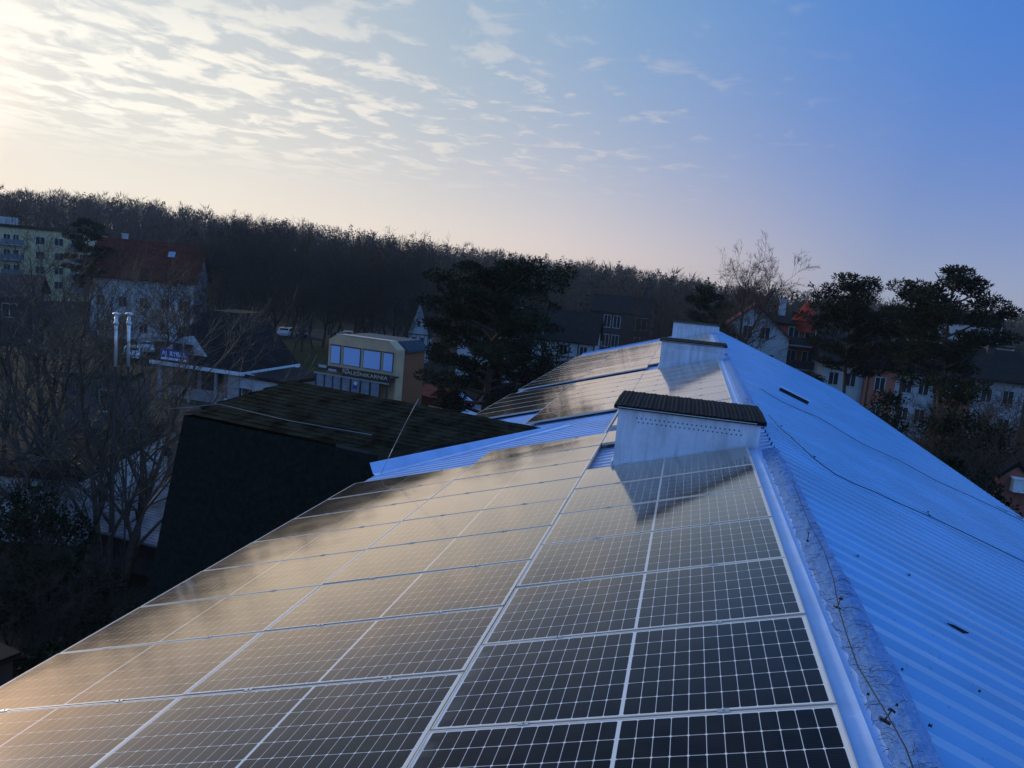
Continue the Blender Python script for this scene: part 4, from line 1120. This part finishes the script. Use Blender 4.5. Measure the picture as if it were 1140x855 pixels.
def shrub(label, loc, seed, w_, h, n, m=None, group=None, name='evergreen_shrub', ln=.17, wd=.05):
    R = random.Random(seed); o = thing(name, label, 'shrub', loc, 0, group); tb = MB(); lb = MB()
    for k in range(7):
        a = R.uniform(0, 6.28); tb.tube([(0, 0, -.3), (math.cos(a) * w_ * .15, math.sin(a) * w_ * .15, h * .4), (math.cos(a) * w_ * .3, math.sin(a) * w_ * .3, h * .8)], [.06, .04, .015], 4, caps=False)
    for k in range(n):
        u = R.random() ** .8; a = R.uniform(0, 6.28); r_ = w_ * .5 * math.sqrt(max(.03, 1 - u * u * .9)) * R.uniform(.35, 1)
        q = Vector((math.cos(a) * r_, math.sin(a) * r_, h * (.1 + .85 * u) + R.gauss(0, .15))); s_ = R.uniform(.35, .75)
        leaf_clump(lb, R, q, s_, s_, s_ * .8, 110, ln, wd)
    tb.build('stem', M_bark, o); lb.build('foliage', m or M_leaf, o); return o


# big centre pine
g0 = gpos(553, 49)
pine('large spreading dark pine tree in the picture centre behind the wing roof', (g0.x, g0.y, 0), 5, 14.0, 11.0, .34, 40, 1.35, .36, (-.005, 0), .36, .055, sq=1.1)
# right pines
g0 = gpos(962, 63); pine('shorter flat topped pine in front of the terrace, left of the right group', (g0.x, g0.y, 0), 8, 15.5, 7.4, .58, 24, 1.3, .22, (-.02, 0), .36, .055)
g0 = gpos(1070, 57); pine('tallest flat crowned pine near the right edge with a bare straight trunk', (g0.x, g0.y, 0), 14, 16.4, 7.6, .57, 27, 1.35, .26, (-.008, 0), .36, .055)
g0 = gpos(1030, 61); pine('middle pine of the right group leaning under its taller neighbour', (g0.x, g0.y, 0), 23, 15.6, 5.4, .60, 16, 1.25, .2, (-.02, 0), .36, .055)
g0 = gpos(985, 66); pine('thin stemmed pine whose dark crown fills between the right pines', (g0.x, g0.y, 0), 31, 13.6, 3.2, .70, 8, 1.0, .16, (-.02, 0), .36, .055)
g0 = gpos(792, 84); pine('small round pine left of the two tall bare trees', (g0.x, g0.y, 0), 17, 14.0, 6.2, .5, 18, 1.5, .18, (0, 0), .4, .07)
g0 = gpos(97, 118); pine('dark pine standing in front of the yellow apartment block', (g0.x, g0.y, 0), 41, 15.6, 6.4, .45, 18, 1.3, .2, (0, 0), .45, .09)

# near bare trees at the left
g0 = gpos(132, 33)
bare_tree('large multi stemmed bare tree in front of the pale outbuilding at left', (g0.x, g0.y, 0), (3, dict(H=10.4, r0=.15, spread=.66, nlimb=10, levels=4, kids=[6, 6, 4], twig_r=.0055, start=.12, curve=.3, up=.16, stems=5, lean=.34)), None, M_barkn, M_barkn)
g0 = gpos(28, 40)
bare_tree('dense bare tree cut by the left edge above the dark shed', (g0.x, g0.y, 0), (7, dict(H=11.2, r0=.17, spread=.62, nlimb=11, levels=4, kids=[6, 5, 4], twig_r=.0065, start=.2, curve=.3, up=.16, stems=3, lean=.25)), None, M_barkn, M_barkn)
g0 = gpos(75, 58)
bare_tree('bare tree behind the steel flues and grey hut', (g0.x, g0.y, 0), (9, dict(H=11.0, r0=.17, spread=.62, nlimb=9, levels=4, kids=[5, 5, 4], twig_r=.008, start=.2, curve=.3, up=.16, stems=3, lean=.2)))
g0 = gpos(205, 84)
bare_tree('twiggy bare tree rising behind the bar building', (g0.x, g0.y, 0), (12, dict(H=9.5, r0=.14, spread=.6, nlimb=11, levels=4, kids=[5, 5, 4], twig_r=.016, start=.15, curve=.3, up=.16, stems=3, lean=.22)))
# the two tall bare trees
g0 = gpos(818, 74); bare_tree('left of the two tall slim bare trees before the white gable house', (g0.x, g0.y, 0), (15, dict(H=15.8, r0=.2, spread=.62, nlimb=16, levels=4, kids=[6, 5, 4], twig_r=.012, ll=(.36, .16), start=.42, curve=.32, up=.14)))
g0 = gpos(843, 72); bare_tree('right and broader of the two tall bare trees before the white gable house', (g0.x, g0.y, 0), (19, dict(H=16.2, r0=.2, spread=.75, nlimb=16, levels=4, kids=[6, 5, 4], twig_r=.012, ll=(.42, .18), start=.4, curve=.32, up=.14)))

# belt of bare trees behind the car park
vars_ = []; hts = {}
for i in range(5):
    vars_.append(bare_tree('x', (0, 0, 0), (50 + i, dict(H=17, r0=.26, spread=.72, nlimb=15, levels=4, kids=[6, 5, 4], twig_r=.020, start=.22, curve=.3, up=.16, segs=3)), 'bare trees of the belt behind the car park', None, M_twigb))
hts = [height(o) for o in vars_]; usedv = set(); rb_ = random.Random(77)
GL = 'dark bare deciduous tree in the dense belt behind the parked cars'
GR = 'dark bare deciduous tree among the houses right of the big pine'
spots = [(px, 112 + 34 * rb_.random(), 242 if px < 330 else 258) for px in range(236, 475, 9)] + [(px, 108 + 10 * rb_.random(), 300) for px in range(262, 480, 22)]
spots2 = [(px, 125 + 40 * rb_.random(), 318 + rb_.uniform(-6, 10)) for px in range(596, 770, 13)] + [(750, 80, 322), (735, 84, 330), (722, 90, 338), (778, 105, 322), (800, 100, 330)]
for lst, lab, grp in ((spots, GL, 'bare trees of the belt behind the car park'), (spots2, GR, 'bare trees among the houses beyond the panels')):
    for px, dist, ty in lst:
        vi = rb_.randrange(5); p = gpos(px + rb_.uniform(-4, 4), dist)
        top = at_d(px, ty + rb_.uniform(-5, 12), dist).z; sc_ = max((top - p.z) / hts[vi] * 1.02, .3)
        if vi in usedv: o = dup(vars_[vi])
        else: o = vars_[vi]; usedv.add(vi)
        o.location = p; o.rotation_euler = (0, 0, rb_.uniform(0, 6.28)); o.scale = (sc_, sc_, sc_); o['label'] = lab; o['group'] = grp
# right lower thicket
vs2 = [bare_tree('x', (0, 0, 0), (80 + i, dict(H=7.5, r0=.09, spread=.65, nlimb=8, levels=4, kids=[5, 4, 4], twig_r=.010, start=.1, curve=.32, up=.12, stems=4, lean=.3, segs=3)), 'bare shrubs of the thicket beyond the blue eave', name='bare_shrub', cat='shrub') for i in range(3)]
uv = set(); hs2 = [height(o) for o in vs2]
for px, dist, ty in ((975, 44, 462), (1000, 40, 474), (1030, 42, 452), (1055, 36, 476), (1075, 44, 440), (1085, 32, 505), (1105, 38, 455), (1130, 34, 480), (1125, 46, 425), (1150, 40, 450), (950, 54, 452), (990, 52, 448), (1050, 54, 440), (1100, 58, 415), (1140, 62, 402), (1160, 50, 420), (1090, 27, 545), (1125, 24, 570), (1150, 30, 520), (1120, 70, 396)):
    vi = rb_.randrange(3); p = gpos(px, dist); top = at_d(px, ty, dist).z; sc_ = top / hs2[vi]; p.x = max(p.x, 7.5 + 2.6 * sc_)
    if vi in uv: o = dup(vs2[vi])
    else: o = vs2[vi]; uv.add(vi)
    o.location = p; o.rotation_euler = (0, 0, rb_.uniform(0, 6.28)); o.scale = (sc_ * 1.25, sc_ * 1.25, sc_); o['label'] = 'dark bare twiggy shrub in the thicket beyond the right blue eave'
for px, dist, ty in ((8, 33, 478), (35, 34, 488), (20, 28, 540), (50, 27, 580), (100, 24, 650), (20, 24, 620)):
    vi = rb_.randrange(3); p = gpos(px, dist); top = at_d(px, ty, dist).z; sc_ = max(top / hs2[vi], .15)
    o = dup(vs2[vi]); o.location = p; o.rotation_euler = (0, 0, rb_.uniform(0, 6.28)); o.scale = (sc_ * 1.2, sc_ * 1.2, sc_); o['label'] = 'dark bare twiggy shrub in the undergrowth at the left below the bare trees'; o['group'] = 'bare shrubs of the left undergrowth'
for i, (px, dist, ty, w_, lab) in enumerate(((1012, 46, 436, 2.6, 'bright green bushy evergreen before the terrace below the pines'), (962, 42, 474, 2.4, 'low dark evergreen right of the blue roof corner'), (1092, 44, 408, 3.4, 'dark ivy covered evergreen under the tallest right pine'),
                                         (1040, 34, 500, 3, 'dark evergreen mound in the middle of the right thicket'), (1100, 30, 530, 3, 'dark evergreen mound low in the right thicket near the eave'), (905, 70, 412, 3.4, 'small dark evergreen in front of the red brick house'),
                                         (918, 66, 418, 3.0, 'small dark evergreen at the left end of the terrace'), (1140, 44, 470, 3, 'dark evergreen at the right edge above the tan hut'))):
    p = gpos(px, dist); top = at_d(px, ty, dist).z; p.x = max(p.x, 7.4 + w_ * .6); shrub(lab, p, 100 + i, w_, top, 46)
for i, (px, py, dist, w_, h, lab) in enumerate(((20, 560, 30, 5, 4.6, 'dark green shrub low at the left edge beneath the bare tree'), (70, 600, 27, 4.5, 3.2, 'dark shrub left of the shingled porch'), (60, 690, 21, 4, 3.0, 'dark shrub behind the bottom left shed'),
                                             (130, 640, 24, 4, 2.4, 'low dark shrub under the shingled porch beside the mansard wall'), (235, 372, 95, 4, 5.0, 'dark shrub behind the bar building roof'), (600, 440, 62, 5, 4.5, 'dark shrub beyond the panels right of the grey hut'), (625, 410, 75, 5, 6, 'dark evergreen beyond the panels right of the big pine'))):
    p = gpos(px, dist); shrub(lab, p, 140 + i, w_, h, 34)

# ------------------------------------------------------------------ hill forest, one mass
rf_ = np.random.default_rng(5)
fv = []; ff = []; fmi = []


def forest_tree(x, y, z, h, conif, rng):
    if conif:
        n = 46; t = rng.random(n) ** .75; hgt = z + h * (.15 + .87 * t); rad_ = (1 - t) * h * .20 + .25; a = rng.random(n) * 6.283; rr2 = rad_ * (.4 + .6 * rng.random(n)); sz = .5 + .7 * rng.random(n) * (1.2 - t)
        P = np.stack([x + np.cos(a) * rr2, y + np.sin(a) * rr2, hgt], 1)
        d1 = np.stack([np.cos(a), np.sin(a), -.2 + rng.normal(0, .4, n)], 1) * sz[:, None] * 1.1; d2 = np.stack([-np.sin(a), np.cos(a), rng.normal(0, .5, n)], 1) * sz[:, None] * .8
    else:
        n = 90; a = rng.random(n) * 6.283; t = rng.random(n) ** .7; env = np.sin(np.pi * np.clip(.18 + .78 * t, 0, 1)) ** .6; rr2 = env * h * .24 * np.sqrt(rng.random(n)); hgt = z + h * (.22 + .74 * t)
        P = np.stack([x + np.cos(a) * rr2, y + np.sin(a) * rr2, hgt], 1); ln_ = h * (.07 + .10 * rng.random(n))
        d1 = np.stack([np.cos(a) * .5 + rng.normal(0, .3, n), np.sin(a) * .5 + rng.normal(0, .3, n), .9 + 0 * a], 1) * ln_[:, None]; b = rng.random(n) * 6.283
        d2 = np.stack([np.cos(b), np.sin(b), rng.normal(0, .3, n)], 1) * .07 * h * .11
    V = np.concatenate([P - d2, P + d1, P + d2], 0)
    return V, n


boxes = 0
for k in range(6000):
    az = rf_.uniform(-60, 34); d = math.sqrt(rf_.uniform(165 ** 2, 470 ** 2))
    if d < 205 and not -35 < az < 0: continue
    if az > 8 and d < 230: continue
    x = CP.x + d * math.sin(rad(az)); y = CP.y + d * math.cos(rad(az)); z = terrain(x, y)
    pc = .25 if az < -36 else (.45 if az < -26 else .8)
    if d < 300: pc *= .45
    con = rf_.random() < pc
    h = (rf_.uniform(9, 16) if rf_.random() < .9 else rf_.uniform(14, 18)) * (1.0 if con else 1)
    V, n = forest_tree(x, y, z, h, con, rf_)
    o = boxes; boxes += len(V); fv.append(V)
    idx = np.arange(n); ff.append(np.stack([o + idx, o + n + idx, o + 2 * n + idx], 1)); fmi.append(np.full(n, 1 if con else 0))
    if not con or True:      # trunk sliver
        tw = .18; V = np.array([[x - tw, y, z], [x + tw, y, z], [x, y, z + h * .9]]); fv.append(V); ff.append(np.array([[boxes, boxes + 1, boxes + 2]])); fmi.append(np.array([0])); boxes += 3
V = np.concatenate(fv); F = np.concatenate(ff).astype(np.int32); MI = np.concatenate(fmi).astype(np.int32)
me = bpy.data.meshes.new('forest'); me.vertices.add(len(V)); me.vertices.foreach_set('co', V.astype(np.float32).ravel()); me.loops.add(F.size); me.loops.foreach_set('vertex_index', F.ravel())
me.polygons.add(len(F)); me.polygons.foreach_set('loop_start', np.arange(0, F.size, 3, dtype=np.int32)); me.polygons.foreach_set('loop_total', np.full(len(F), 3, dtype=np.int32))
me.materials.append(M_twig); me.materials.append(M_conf); me.polygons.foreach_set('material_index', MI); me.update(calc_edges=True); me.validate()
fo = bpy.data.objects.new('forest', me); COL.objects.link(fo); tag(fo, 'wooded hill of bare trees and conifers behind the town', 'forest', kind='stuff')

# ------------------------------------------------------------------ winter haze in the air
hm = bpy.data.materials.new('haze'); hm.use_nodes = True; t = hm.node_tree
t.nodes.remove(t.nodes['Principled BSDF']); pv = t.nodes.new('ShaderNodeVolumePrincipled')
pv.inputs['Color'].default_value = (.86, .86, .86, 1); pv.inputs['Density'].default_value = .00024; pv.inputs['Anisotropy'].default_value = .0
t.links.new(pv.outputs[0], t.nodes['Material Output'].inputs['Volume'])
zmin = float(zs.min()) - 1; zmax = max(float(V[:, 2].max()), CP.z) + 2
hb = MB(); hb.box(CP.x - 1450, CP.x + 1450, CP.y - 1450, CP.y + 1450, zmin, zmax)
tag(hb.build('haze', hm), kind='stuff')
